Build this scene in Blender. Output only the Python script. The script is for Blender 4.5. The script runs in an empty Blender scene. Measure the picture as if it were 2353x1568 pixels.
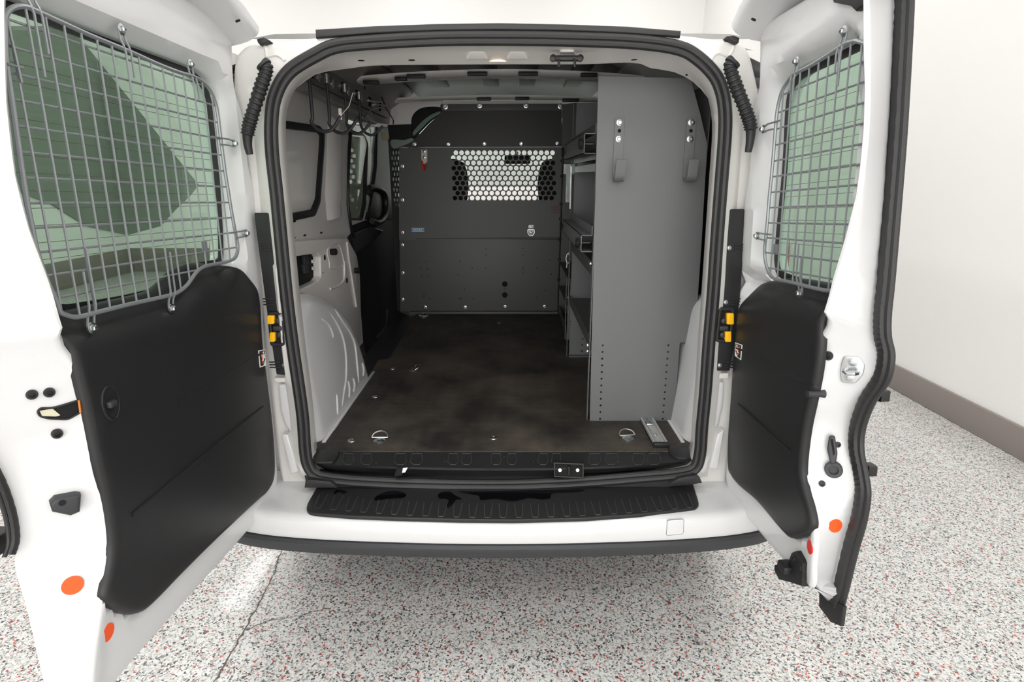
import bpy, math, random
from math import sin, cos, pi, radians, sqrt, atan2, tan
from mathutils import Vector, Matrix
from mathutils.geometry import delaunay_2d_cdt
random.seed(7)
SC = bpy.context.scene
COL = SC.collection
# ------------------------------------------------------------------ camera
F = 1330.0; PITCH = radians(15.9)
CAM = Vector((0.0, -1.64, 1.388))
cd = bpy.data.cameras.new('camera'); cam = bpy.data.objects.new('camera', cd); COL.objects.link(cam)
cd.sensor_fit = 'HORIZONTAL'; cd.sensor_width = 36.0; cd.lens = F / 2353 * 36; cd.clip_start = 0.02; cd.clip_end = 60
cam.location = CAM; cam.rotation_euler = (pi / 2 - PITCH, 0, 0)
SC.camera = cam
FW = Vector((0, cos(PITCH), -sin(PITCH))); UP = Vector((0, sin(PITCH), cos(PITCH))); RT = Vector((1, 0, 0))
def ray(px, py):
    return (RT * ((px - 1176.5) / F) + UP * ((784 - py) / F) + FW)
def PY(px, py, y):
    r = ray(px, py); return CAM + r * ((y - CAM.y) / r.y)
def PX(px, py, x):
    r = ray(px, py); return CAM + r * ((x - CAM.x) / r.x)
def PZ(px, py, z):
    r = ray(px, py); return CAM + r * ((z - CAM.z) / r.z)
class Pl:
    """a real plane in the place: origin, u, v, normal"""
    def __init__(s, o, u, v, n=None):
        s.o = Vector(o); s.u = Vector(u).normalized(); v = Vector(v)
        s.v = (v - s.u * v.dot(s.u)).normalized()
        s.n = s.u.cross(s.v)
        if n is not None and s.n.dot(Vector(n)) < 0: s.n = -s.n
    def at(s, px, py, n=0.0):
        r = ray(px, py); t = ((s.o + s.n * n) - CAM).dot(s.n) / r.dot(s.n)
        p = CAM + r * t - s.o
        return (p.dot(s.u), p.dot(s.v))
    def w(s, u, v, n=0.0):
        return s.o + s.u * u + s.v * v + s.n * n
    def P(s, pts, n=0.0):
        return [s.at(a, b, n) for a, b in pts]
# ------------------------------------------------------------------ 2D helpers
def area2(p):
    return sum(p[i][0] * p[(i + 1) % len(p)][1] - p[(i + 1) % len(p)][0] * p[i][1] for i in range(len(p))) / 2
def catm(p, n=6, closed=True):
    out = []; N = len(p); dim = len(p[0])
    rng = range(N) if closed else range(N - 1)
    for i in rng:
        if closed: a, b, c, d = p[i - 1], p[i], p[(i + 1) % N], p[(i + 2) % N]
        else: a, b, c, d = p[max(i - 1, 0)], p[i], p[i + 1], p[min(i + 2, N - 1)]
        for k in range(n):
            t = k / n
            out.append(tuple(0.5 * (2 * b[j] + (c[j] - a[j]) * t + (2 * a[j] - 5 * b[j] + 4 * c[j] - d[j]) * t * t + (3 * b[j] - a[j] - 3 * c[j] + d[j]) * t ** 3) for j in range(dim)))
    if not closed: out.append(tuple(p[-1]))
    return out
def rcorner(pts, r, n=4):
    """round the corners of a polygon; r a number or list"""
    out = []; N = len(pts)
    for i in range(N):
        a, b, c = Vector(pts[i - 1]), Vector(pts[i]), Vector(pts[(i + 1) % N])
        rr = r[i] if isinstance(r, (list, tuple)) else r
        if rr <= 0: out.append(tuple(b)); continue
        d1 = (a - b); d2 = (c - b); l = min(rr, d1.length * .48, d2.length * .48)
        p1 = b + d1.normalized() * l; p2 = b + d2.normalized() * l
        for k in range(n + 1):
            t = k / n
            out.append(tuple(p1 * (1 - t) ** 2 + b * 2 * t * (1 - t) + p2 * t * t))
    return out
def inset(p, d):
    N = len(p); s = 1 if area2(p) > 0 else -1; out = []
    for i in range(N):
        a, b, c = p[i - 1], p[i], p[(i + 1) % N]
        e1 = Vector((b[0] - a[0], b[1] - a[1])); e2 = Vector((c[0] - b[0], c[1] - b[1]))
        if e1.length < 1e-7: e1 = e2
        if e2.length < 1e-7: e2 = e1
        e1.normalize(); e2.normalize()
        n1 = Vector((-e1.y, e1.x)) * s; n2 = Vector((-e2.y, e2.x)) * s
        m = n1 + n2
        if m.length < 1e-6: m = n1
        m.normalize(); k = 1 / max(m.dot(n1), .5)
        out.append((b[0] + m.x * d * k, b[1] + m.y * d * k))
    return out
def rect(x0, y0, x1, y1): return [(x0, y0), (x1, y0), (x1, y1), (x0, y1)]
def circ(cx, cy, r, n=16, ry=None): return [(cx + r * cos(2 * pi * k / n), cy + (ry or r) * sin(2 * pi * k / n)) for k in range(n)]
def dseg(p, a, b):
    ax, ay = a; bx, by = b; dx, dy = bx - ax, by - ay; L = dx * dx + dy * dy
    t = 0 if L < 1e-12 else max(0, min(1, ((p[0] - ax) * dx + (p[1] - ay) * dy) / L))
    return sqrt((p[0] - ax - t * dx) ** 2 + (p[1] - ay - t * dy) ** 2)
def dpoly(p, poly, closed=True):
    n = len(poly); return min(dseg(p, poly[i], poly[(i + 1) % n]) for i in range(n if closed else n - 1))
def inside(p, poly):
    x, y = p; c = False; j = len(poly) - 1
    for i in range(len(poly)):
        if (poly[i][1] > y) != (poly[j][1] > y) and x < (poly[j][0] - poly[i][0]) * (y - poly[i][1]) / (poly[j][1] - poly[i][1]) + poly[i][0]: c = not c
        j = i
    return c
def sstep(a, b, x):
    t = max(0, min(1, (x - a) / (b - a))); return t * t * (3 - 2 * t)
def cdt(loops, pts=()):
    vs = []; es = []
    for lp in loops:
        o = len(vs); n = len(lp)
        vs += [Vector((q[0], q[1])) for q in lp]; es += [(o + i, o + (i + 1) % n) for i in range(n)]
    vs += [Vector(q) for q in pts]
    r = delaunay_2d_cdt(vs, es, [], 0, 1e-6)
    V, fs = r[0], r[2]; out = []
    for f in fs:
        c = (sum(V[i].x for i in f) / len(f), sum(V[i].y for i in f) / len(f))
        if inside(c, loops[0]) and not any(inside(c, h) for h in loops[1:]): out.append(tuple(f))
    return [(v.x, v.y) for v in V], out
# ------------------------------------------------------------------ mesh builder
class MB:
    def __init__(s): s.v = []; s.f = []
    def add(s, vs, fs):
        o = len(s.v); s.v += [Vector(q) for q in vs]; s.f += [tuple(o + i for i in f) for f in fs]
    def loft(s, loops, closed=True, cap0=False, cap1=False):
        o = len(s.v); n = len(loops[0])
        for lp in loops: s.v += [Vector(q) for q in lp]
        for k in range(len(loops) - 1):
            for i in range(n if closed else n - 1):
                a = o + k * n + i; b = o + k * n + (i + 1) % n
                s.f.append((a, b, b + n, a + n))
        if cap0: s.f.append(tuple(o + i for i in reversed(range(n))))
        if cap1: s.f.append(tuple(o + (len(loops) - 1) * n + i for i in range(n)))
        return s
    def box(s, a, b, m=None, r=0.0):
        x0, y0, z0 = [min(a[i], b[i]) for i in range(3)]; x1, y1, z1 = [max(a[i], b[i]) for i in range(3)]
        if r <= 0:
            vs = [(x, y, z) for z in (z0, z1) for x, y in ((x0, y0), (x1, y0), (x1, y1), (x0, y1))]
            vs = [Vector(q) for q in vs]
            if m: vs = [m @ q for q in vs]
            s.add(vs, [(3, 2, 1, 0), (4, 5, 6, 7), (0, 1, 5, 4), (1, 2, 6, 5), (2, 3, 7, 6), (3, 0, 4, 7)]); return s
        r = min(r, (x1 - x0) * .49, (y1 - y0) * .49, (z1 - z0) * .49)
        loops = []
        for k in range(6):
            a_ = [0, .3, .7][k] if k < 3 else [.7, .3, 0][k - 3]
            ins = r * (1 - a_ ** .5 if a_ < .9 else 0); ins = r * [1, .3, 0, 0, .3, 1][k]
            z = [z0, z0 + r * .3, z0 + r, z1 - r, z1 - r * .3, z1][k]
            rr = max(r - ins * .6, r * .3)
            base = rcorner(rect(x0 + ins, y0 + ins, x1 - ins, y1 - ins), rr, 3)
            lp = [Vector((q[0], q[1], z)) for q in base]
            if m: lp = [m @ q for q in lp]
            loops.append(lp)
        return s.loft(loops, cap0=True, cap1=True)
    def tube(s, pts, r, n=8, closed=False, caps=True, up=None, ry=None):
        pts = [Vector(q) for q in pts]; N = len(pts); loops = []
        t0 = (pts[1] - pts[0]).normalized()
        ref = Vector(up) if up else (Vector((0, 0, 1)) if abs(t0.z) < .9 else Vector((1, 0, 0)))
        nrm = (ref - t0 * ref.dot(t0)).normalized()
        for i in range(N):
            if closed: t = pts[(i + 1) % N] - pts[i - 1]
            else: t = pts[min(i + 1, N - 1)] - pts[max(i - 1, 0)]
            t.normalize()
            if up: nrm = Vector(up)
            nrm = (nrm - t * nrm.dot(t)).normalized(); b = t.cross(nrm)
            rr = r(i / (N - 1)) if callable(r) else r; r2 = rr if ry is None else ry
            loops.append([pts[i] + nrm * (rr * cos(2 * pi * k / n)) + b * (r2 * sin(2 * pi * k / n)) for k in range(n)])
        if closed: loops.append(loops[0]); caps = False
        return s.loft(loops, cap0=caps, cap1=caps)
    def cyl(s, a, b, r, n=16, r2=None):
        a = Vector(a); b = Vector(b); r2 = r if r2 is None else r2
        return s.tube([a, b], lambda t: r + (r2 - r) * t, n)
    def lathe(s, a, axis, prof, n=16):
        a = Vector(a); ax = Vector(axis).normalized(); ref = Vector((0, 0, 1)) if abs(ax.z) < .9 else Vector((1, 0, 0))
        u = (ref - ax * ref.dot(ax)).normalized(); w = ax.cross(u)
        loops = [[a + ax * h + u * (r * cos(2 * pi * k / n)) + w * (r * sin(2 * pi * k / n)) for k in range(n)] for r, h in prof]
        return s.loft(loops, cap0=True, cap1=True)
    def slab(s, pl, out, n0, n1, holes=(), r=0.0, seg=3, base=None, h=None, grid=None, hb=False, back=True):
        """solid sheet between n0 and n1 over an outline on a plane, rounded front edge, optional relief h(u,v)"""
        if area2(out) < 0:
            out = list(reversed(out)); base = list(reversed(base)) if base else None
        holes = [(list(reversed(q)) if area2(q) > 0 else list(q)) for q in holes]
        hh = h or (lambda u, v: 0.0)
        rings_o = []; rings_h = [[] for _ in holes]
        sg = 1 if n1 > n0 else -1
        steps = seg if r > 0 else 0
        lv = [(0.0, n0, True)]
        for k in range(steps + 1):
            a = (k / steps * pi / 2) if steps else 0
            lv.append((r * (1 - cos(a)), n1 - sg * r * (1 - sin(a)), False))
        for ins, nn, isb in lv:
            src = base if (isb and base) else out
            lp = inset(src, ins) if ins > 0 else src
            rings_o.append([pl.w(u, v, nn + (0 if isb and not hb else hh(u, v))) for u, v in lp])
            for i, q in enumerate(holes):
                lq = inset(q, -ins) if ins > 0 else q
                rings_h[i].append([pl.w(u, v, nn + (0 if isb else hh(u, v))) for u, v in lq])
        s.loft(rings_o)
        for q in rings_h: s.loft(q)
        fo = inset(out, r) if r > 0 else out; fh = [inset(q, -r) if r > 0 else q for q in holes]
        pts = []
        if grid:
            us = [q[0] for q in fo]; vs = [q[1] for q in fo]; u = min(us) + grid / 2
            while u < max(us):
                v = min(vs) + grid / 2
                while v < max(vs):
                    if inside((u, v), fo) and not any(inside((u, v), q) for q in fh):
                        if dpoly((u, v), fo) > grid * .4 and all(dpoly((u, v), q) > grid * .4 for q in fh): pts.append((u, v))
                    v += grid
                u += grid
        V, Fc = cdt([fo] + fh, pts)
        s.add([pl.w(u, v, n1 + hh(u, v)) for u, v in V], Fc)
        if back:
            V, Fc = cdt([base or out] + list(holes)); s.add([pl.w(u, v, n0) for u, v in V], Fc)
        return s
    def sheet(s, pl, out, n, holes=()):
        V, Fc = cdt([out] + list(holes)); s.add([pl.w(u, v, n) for u, v in V], Fc); return s
ORG = {}
def part(name, mb, mat, parent=None, label=None, smooth=35, **kw):
    o3 = ORG.get(parent.name, Vector((0, 0, 0))) if parent else Vector((0, 0, 0))
    me = bpy.data.meshes.new(name)
    me.from_pydata([tuple(q - o3) for q in mb.v], [], mb.f)
    import bmesh
    bm = bmesh.new(); bm.from_mesh(me)
    bmesh.ops.remove_doubles(bm, verts=bm.verts, dist=2e-5)
    bmesh.ops.dissolve_degenerate(bm, edges=bm.edges, dist=1e-5)
    bmesh.ops.recalc_face_normals(bm, faces=bm.faces)
    bm.to_mesh(me); bm.free()
    me.materials.append(mat)
    me.shade_smooth(); me.set_sharp_from_angle(angle=radians(smooth))
    ob = bpy.data.objects.new(name, me); COL.objects.link(ob)
    if parent: ob.parent = parent
    ORG[ob.name] = o3
    if label: ob['label'] = label
    for k, v in kw.items(): ob[k] = v
    return ob
def thing(name, loc, label, cat, group=None):
    e = bpy.data.objects.new(name, None); COL.objects.link(e); e.location = loc; e.empty_display_size = .05
    ORG[e.name] = Vector(loc); e['label'] = label; e['category'] = cat
    if group: e['group'] = group
    return e
def solo(name, mb, mat, label, cat, group=None, smooth=35):
    c = sum(mb.v, Vector((0, 0, 0))) / len(mb.v); zs = min(q.z for q in mb.v)
    loc = Vector((c.x, c.y, zs)); m2 = MB(); m2.v = [q - loc for q in mb.v]; m2.f = mb.f
    ob = part(name, m2, mat, smooth=smooth); ob.location = loc
    ob['label'] = label; ob['category'] = cat
    if group: ob['group'] = group
    return ob
def struct(name, mb, mat, smooth=35):
    ob = part(name, mb, mat, smooth=smooth); ob['kind'] = 'structure'; return ob
def dup(root, loc, label=None, rot=None):
    r = root.copy(); COL.objects.link(r); r.location = loc
    if rot is not None: r.rotation_euler = rot
    if label: r['label'] = label
    for ch in list(root.children):
        c = ch.copy(); COL.objects.link(c); c.parent = r
        for g in list(ch.children):
            d = g.copy(); COL.objects.link(d); d.parent = c
    return r
# ------------------------------------------------------------------ materials
def mat(name, col=(.8, .8, .8), rough=.5, metal=0.0, coat=0.0, emit=None, bump=None, spec=.5, noise=None):
    m = bpy.data.materials.new(name); m.use_nodes = True; nt = m.node_tree; b = nt.nodes['Principled BSDF']
    b.inputs['Base Color'].default_value = (*col, 1); b.inputs['Roughness'].default_value = rough
    b.inputs['Metallic'].default_value = metal; b.inputs['Coat Weight'].default_value = coat; b.inputs['Coat Roughness'].default_value = .06
    b.inputs['Specular IOR Level'].default_value = spec
    if emit: b.inputs['Emission Color'].default_value = (*emit[0], 1); b.inputs['Emission Strength'].default_value = emit[1]
    tc = None
    if bump or noise:
        tc = nt.nodes.new('ShaderNodeTexCoord')
    if bump:   # (scale, strength, distance)
        nz = nt.nodes.new('ShaderNodeTexNoise'); nz.inputs['Scale'].default_value = bump[0]; nz.inputs['Detail'].default_value = 3
        bp = nt.nodes.new('ShaderNodeBump'); bp.inputs['Strength'].default_value = bump[1]; bp.inputs['Distance'].default_value = bump[2]
        nt.links.new(tc.outputs['Object'], nz.inputs['Vector']); nt.links.new(nz.outputs['Fac'], bp.inputs['Height']); nt.links.new(bp.outputs['Normal'], b.inputs['Normal'])
    if noise:  # (scale, col2, lo, hi) blotches of wear
        nz = nt.nodes.new('ShaderNodeTexNoise'); nz.inputs['Scale'].default_value = noise[0]; nz.inputs['Detail'].default_value = 5
        rp = nt.nodes.new('ShaderNodeValToRGB'); rp.color_ramp.elements[0].position = noise[2]; rp.color_ramp.elements[1].position = noise[3]
        rp.color_ramp.elements[0].color = (*col, 1); rp.color_ramp.elements[1].color = (*noise[1], 1)
        nt.links.new(tc.outputs['Object'], nz.inputs['Vector']); nt.links.new(nz.outputs['Fac'], rp.inputs['Fac']); nt.links.new(rp.outputs['Color'], b.inputs['Base Color'])
    return m
def glassmat(name, tint, refl=1.0):
    m = bpy.data.materials.new(name); m.use_nodes = True; nt = m.node_tree; nt.nodes.clear()
    o = nt.nodes.new('ShaderNodeOutputMaterial'); t = nt.nodes.new('ShaderNodeBsdfTransparent'); g = nt.nodes.new('ShaderNodeBsdfGlossy')
    t.inputs['Color'].default_value = (*tint, 1); g.inputs['Roughness'].default_value = .01; g.inputs['Color'].default_value = (refl, refl, refl, 1)
    x = nt.nodes.new('ShaderNodeMixShader'); ge = nt.nodes.new('ShaderNodeNewGeometry')
    dt = nt.nodes.new('ShaderNodeVectorMath'); dt.operation = 'DOT_PRODUCT'; nt.links.new(ge.outputs['Normal'], dt.inputs[0]); nt.links.new(ge.outputs['Incoming'], dt.inputs[1])
    def mth(op, a, b):
        q = nt.nodes.new('ShaderNodeMath'); q.operation = op
        for i, w_ in enumerate((a, b)):
            if w_ is None: continue
            if isinstance(w_, (int, float)): q.inputs[i].default_value = w_
            else: nt.links.new(w_.outputs[0], q.inputs[i])
        return q
    ab = nt.nodes.new('ShaderNodeMath'); ab.operation = 'ABSOLUTE'; nt.links.new(dt.outputs['Value'], ab.inputs[0])
    f = mth('ADD', mth('MULTIPLY', mth('POWER', mth('SUBTRACT', 1.0, ab), 5.0), .96), .03)
    nt.links.new(f.outputs[0], x.inputs[0]); nt.links.new(t.outputs[0], x.inputs[1]); nt.links.new(g.outputs[0], x.inputs[2]); nt.links.new(x.outputs[0], o.inputs[0])
    return m
M = {}
M['paint'] = mat('white_body_paint', (.70, .705, .71), .28, coat=.6, bump=(2.2, .25, .01))
M['paint_in'] = mat('white_inner_paint', (.86, .83, .80), .3, coat=.4, bump=(3.5, .3, .01))
M['jamb'] = mat('white_jamb_paint', (.76, .75, .72), .35, coat=.4, noise=(9, (.62, .52, .40), .62, .86))
M['plastic'] = mat('charcoal_trim_plastic', (.019, .019, .020), .40, bump=(900, .25, .0005), spec=.35)
M['black'] = mat('black_plastic', (.010, .010, .011), .45)
M['dark'] = mat('black_soft_trim', (.006, .006, .007), .75)
M['rubber'] = mat('black_rubber', (.018, .018, .019), .5, bump=(300, .2, .0006))
M['bumperblk'] = mat('grey_black_bumper_plastic', (.030, .032, .036), .5, bump=(700, .3, .0006))
M['steel'] = mat('zinc_steel', (.55, .57, .58), .28, metal=1)
M['galv'] = mat('galvanised_steel', (.42, .45, .44), .33, metal=1, bump=(14, .35, .006))
M['wire'] = mat('grey_coated_wire', (.27, .285, .30), .33, metal=.35)
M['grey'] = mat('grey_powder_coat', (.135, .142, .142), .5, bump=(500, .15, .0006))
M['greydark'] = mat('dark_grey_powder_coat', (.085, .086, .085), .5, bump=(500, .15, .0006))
M['charcoal'] = mat('charcoal_powder_coat', (.022, .021, .021), .5)
M['orange'] = mat('orange_sticker', (.95, .10, .01), .5)
M['red'] = mat('red_sticker', (.75, .02, .008), .45)
M['yellow'] = mat('yellow_plastic', (.95, .50, .0), .4)
M['amber'] = mat('amber_plastic', (.55, .17, .02), .5)
M['redlens'] = mat('red_tail_lens', (.30, .01, .01), .15, coat=.6)
M['wood'] = mat('brown_hardboard', (.30, .19, .125), .6, bump=(30, .3, .002), noise=(6, (.20, .12, .08), .4, .7))
M['white'] = mat('white_label', (.85, .85, .85), .5)
M['blue'] = mat('blue_label', (.10, .30, .52), .4)
M['labelblack'] = mat('label_black', (.02, .02, .02), .4)
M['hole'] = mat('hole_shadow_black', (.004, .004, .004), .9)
M['wall'] = mat('white_wall_paint', (.93, .92, .905), .65, bump=(60, .1, .002))
M['base'] = mat('taupe_rubber_baseboard', (.27, .235, .22), .5)
M['ceil'] = mat('white_ceiling', (.85, .85, .84), .8)
M['lampw'] = mat('lamp_diffuser', (.9, .9, .9), .5, emit=((1, .99, .97), 9.0))
M['dome'] = mat('warm_dome_lamp', (.9, .8, .7), .4, emit=((1, .55, .25), 3.0))
M['glass'] = glassmat('green_tinted_glass', (.68, .79, .71))
M['glassc'] = glassmat('clear_glass', (.82, .86, .84))
M['water'] = mat('water_film', (.003, .003, .004), .12, spec=.25)
M['paper'] = mat('tag_paper', (.75, .68, .62), .6)
M['silver'] = mat('silver_grey_paint', (.42, .43, .42), .4, metal=.5)
M['crack'] = mat('floor_crack_dark', (.13, .11, .09), .9)
M['gold'] = mat('mustard_tape', (.45, .26, .05), .6)
M['glassdark'] = glassmat('dark_privacy_glass', (.33, .34, .30))
M['rail'] = mat('brown_grey_rail', (.16, .14, .12), .35, metal=.5)
M['siderail'] = mat('dull_primer', (.26, .25, .23), .4, metal=.2)
M['roof'] = mat('bare_grey_roof_skin', (.12, .122, .112), .35, metal=.3)
M['alu'] = mat('brushed_aluminium', (.62, .62, .62), .42, metal=.5)
M['emboss'] = mat('worn_black_ridge', (.05, .05, .05), .4)
M['defog'] = mat('defroster_line', (.10, .085, .06), .5)
M['tyre'] = mat('tyre_rubber', (.02, .02, .02), .8)
# speckled epoxy floor
m = bpy.data.materials.new('speckled_epoxy_floor'); m.use_nodes = True; nt = m.node_tree; b = nt.nodes['Principled BSDF']
tc = nt.nodes.new('ShaderNodeTexCoord')
nz = nt.nodes.new('ShaderNodeTexNoise'); nz.inputs['Scale'].default_value = 140; nz.inputs['Detail'].default_value = 1
mx = nt.nodes.new('ShaderNodeVectorMath'); mx.operation = 'MULTIPLY_ADD'; mx.inputs[1].default_value = (.012, .012, .0)
nt.links.new(tc.outputs['Object'], nz.inputs['Vector']); nt.links.new(nz.outputs['Color'], mx.inputs[0]); nt.links.new(tc.outputs['Object'], mx.inputs[2])
vo = nt.nodes.new('ShaderNodeTexVoronoi'); vo.inputs['Scale'].default_value = 210; vo.voronoi_dimensions = '3D'
nt.links.new(mx.outputs[0], vo.inputs['Vector'])
sp = nt.nodes.new('ShaderNodeSeparateColor'); nt.links.new(vo.outputs['Color'], sp.inputs[0])
rp = nt.nodes.new('ShaderNodeValToRGB'); rp.color_ramp.interpolation = 'CONSTANT'
els = [(0, (.74, .74, .73)), (.34, (.62, .62, .60)), (.50, (.52, .51, .47)), (.66, (.30, .33, .33)), (.78, (.72, .72, .71)), (.85, (.07, .075, .08)), (.955, (.50, .07, .05)), (.985, (.12, .02, .02))]
cr = rp.color_ramp
for i, (p_, c_) in enumerate(els):
    e = cr.elements[i] if i < 2 else cr.elements.new(p_)
    e.position = p_; e.color = (*c_, 1)
nt.links.new(sp.outputs[0], rp.inputs['Fac']); nt.links.new(rp.outputs['Color'], b.inputs['Base Color'])
b.inputs['Roughness'].default_value = .32; b.inputs['Coat Weight'].default_value = .25
M['floor'] = m
# cargo mat: basket-weave rubber with dust
m = bpy.data.materials.new('rubber_cargo_mat'); m.use_nodes = True; nt = m.node_tree; b = nt.nodes['Principled BSDF']
tc = nt.nodes.new('ShaderNodeTexCoord'); ck = nt.nodes.new('ShaderNodeTexChecker'); ck.inputs['Scale'].default_value = 1
mp = nt.nodes.new('ShaderNodeMapping'); mp.inputs['Rotation'].default_value = (0, 0, radians(45)); mp.inputs['Scale'].default_value = (33, 33, 33)
nt.links.new(tc.outputs['Object'], mp.inputs['Vector']); nt.links.new(mp.outputs[0], ck.inputs['Vector'])
w1 = nt.nodes.new('ShaderNodeTexWave'); w1.bands_direction = 'X'; w1.inputs['Scale'].default_value = 1.6
w2 = nt.nodes.new('ShaderNodeTexWave'); w2.bands_direction = 'Y'; w2.inputs['Scale'].default_value = 1.6
nt.links.new(mp.outputs[0], w1.inputs['Vector']); nt.links.new(mp.outputs[0], w2.inputs['Vector'])
mi = nt.nodes.new('ShaderNodeMix'); nt.links.new(ck.outputs['Fac'], mi.inputs[0]); nt.links.new(w1.outputs['Fac'], mi.inputs[2]); nt.links.new(w2.outputs['Fac'], mi.inputs[3])
bp = nt.nodes.new('ShaderNodeBump'); bp.inputs['Strength'].default_value = .6; bp.inputs['Distance'].default_value = .002
nt.links.new(mi.outputs[0], bp.inputs['Height']); nt.links.new(bp.outputs[0], b.inputs['Normal'])
nz = nt.nodes.new('ShaderNodeTexNoise'); nz.inputs['Scale'].default_value = 3.2; nz.inputs['Detail'].default_value = 8; nz.inputs['Roughness'].default_value = .65
nt.links.new(tc.outputs['Object'], nz.inputs['Vector'])
rp = nt.nodes.new('ShaderNodeValToRGB'); rp.color_ramp.elements[0].position = .38; rp.color_ramp.elements[1].position = .72
rp.color_ramp.elements[0].color = (.020, .017, .015, 1); rp.color_ramp.elements[1].color = (.15, .12, .095, 1)
nt.links.new(nz.outputs['Fac'], rp.inputs['Fac'])
mu = nt.nodes.new('ShaderNodeMix'); mu.data_type = 'RGBA'; mu.blend_type = 'MULTIPLY'; mu.inputs[0].default_value = .45
nt.links.new(rp.outputs['Color'], mu.inputs[6]); nt.links.new(mi.outputs[0], mu.inputs[7]); nt.links.new(mu.outputs[2], b.inputs['Base Color'])
b.inputs['Roughness'].default_value = .55
M['mat'] = m
LAMP_W = 17.5; EXPO = 0.10; FILL_W = 180
# ------------------------------------------------------------------ garage
XL, XR, YF, YB, ZC = -5.73, 2.6, 7.1, -6.0, 4.3
mb = MB(); mb.box((XL, YB, -.1), (XR, YF, 0)); struct('floor', mb, M['floor'])
mb = MB(); mb.box((XL - .15, YB, 0), (XL, YF, ZC)); struct('wall_left', mb, M['wall'])
mb = MB(); mb.box((XR, YB, 0), (XR + .15, YF, ZC)); struct('wall_right', mb, M['wall'])
mb = MB(); mb.box((XL - .15, YF, 0), (XR + .15, YF + .15, ZC)); struct('wall_front', mb, M['wall'])
mb = MB(); mb.box((XL - .15, YB - .15, 0), (XR + .15, YB, ZC)); struct('wall_back', mb, M['wall'])
mb = MB(); mb.box((XL - .15, YB - .15, ZC), (XR + .15, YF + .15, ZC + .1)); struct('ceiling', mb, M['ceil'])
bh = .165
mb = MB(); mb.box((XR - .022, YB, 0), (XR, YF, bh), r=.006); struct('baseboard_right', mb, M['base'])
mb = MB(); mb.box((XL, YB, 0), (XL + .022, YF, .35), r=.006); struct('baseboard_left', mb, M['base'])
mb = MB(); mb.box((XL, YF - .022, 0), (XR, YF, .35), r=.006); struct('baseboard_front', mb, M['base'])
def crack(pts, w):
    mb = MB(); P = [PZ(a, b, 0.0) for a, b in pts]; L = []; R_ = []
    for i in range(len(P) - 1):
        d = P[i + 1] - P[i]; nn = Vector((-d.y, d.x, 0)).normalized(); k = max(2, int(d.length / .012))
        for j in range(k):
            q = P[i] + d * (j / k) + nn * random.uniform(-.004, .004); ww = w * random.uniform(.4, 1.4)
            L.append(q + nn * ww + Vector((0, 0, .0012))); R_.append(q - nn * ww + Vector((0, 0, .0012)))
    mb.loft([L, R_], closed=False); return mb
c1 = crack([(648, 1265), (625, 1330), (600, 1378), (560, 1450), (520, 1525), (488, 1575), (470, 1610)], .0022)
c2 = crack([(560, 1450), (620, 1428), (690, 1413), (770, 1396)], .0014)
c1.add(c2.v, c2.f); struct('trim_floor_crack', c1, M['crack'])
# ceiling lights
first = None
spots = [(-3.8, -3.6), (-1.2, -3.6), (1.4, -3.6), (-3.8, -.6), (-1.2, -.6), (1.4, -.6), (-3.8, 2.6), (-1.2, 2.6), (1.4, 2.6), (-3.8, 5.5), (-1.2, 5.5), (1.4, 5.5)]
for i, (x, y) in enumerate(spots):
    loc = Vector((x, y, ZC))
    if first is None:
        t = thing('ceiling_light', loc, 'long white strip light on the garage ceiling, outside the photo frame', 'light', 'garage ceiling strip lights')
        mb = MB(); mb.box((x - .16, y - .65, ZC - .05), (x + .16, y + .65, ZC - .001), r=.01); part('housing', mb, M['ceil'], t)
        mb = MB(); mb.box((x - .13, y - .6, ZC - .062), (x + .13, y + .6, ZC - .048), r=.005); part('diffuser', mb, M['lampw'], t)
        first = t
    else: dup(first, loc)
    ld = bpy.data.lights.new('strip_lamp', 'AREA'); ld.shape = 'RECTANGLE'; ld.size = .5; ld.size_y = 1.3; ld.energy = LAMP_W * (1.0 if y < 1 else .6); ld.color = (1, .985, .965)
    lo = bpy.data.objects.new('strip_lamp', ld); COL.objects.link(lo); lo.location = (x, y, ZC - .08)
w = bpy.data.worlds.new('world'); SC.world = w; w.use_nodes = True
w.node_tree.nodes['Background'].inputs[0].default_value = (1, 1, 1, 1); w.node_tree.nodes['Background'].inputs[1].default_value = .3
SC.view_settings.view_transform = 'Standard'; SC.view_settings.look = 'None'; SC.view_settings.gamma = 1; SC.view_settings.use_curve_mapping = False
SC.view_settings.exposure = EXPO

ld = bpy.data.lights.new('rear_fill_light', 'AREA'); ld.shape = 'RECTANGLE'; ld.size = 6.0; ld.size_y = 3.0; ld.energy = FILL_W; ld.color = (1, .99, .98)  # added fill light at the unseen back wall, brightens the van interior
lo = bpy.data.objects.new('rear_fill_light', ld); COL.objects.link(lo); lo.location = (-.9, YB + .05, 1.9); lo.rotation_euler = (pi / 2, 0, 0)
# painted shade: grey sheets on the far walls, seen through the left door's window
mg = mat('grey_painted_shade', (.27, .29, .26), .8)
def shade_sheet(pts, axis, val, nm):
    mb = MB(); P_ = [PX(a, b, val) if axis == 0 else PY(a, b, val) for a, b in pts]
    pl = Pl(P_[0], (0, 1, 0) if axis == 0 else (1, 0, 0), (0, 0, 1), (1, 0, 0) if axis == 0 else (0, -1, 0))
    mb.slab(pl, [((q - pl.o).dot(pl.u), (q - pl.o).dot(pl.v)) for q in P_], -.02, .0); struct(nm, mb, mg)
shade_sheet([(222, 134), (457, 425), (436, 452), (404, 482), (370, 520), (296, 540)], 1, YF - .001, 'painted_shade_1')
shade_sheet([(-60, 60), (160, 60), (185, 90), (221, 133), (295, 540), (200, 520), (120, 470), (40, 440), (-60, 420)], 0, XL + .021, 'painted_shade_2')
from mathutils.bvhtree import BVHTree
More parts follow.
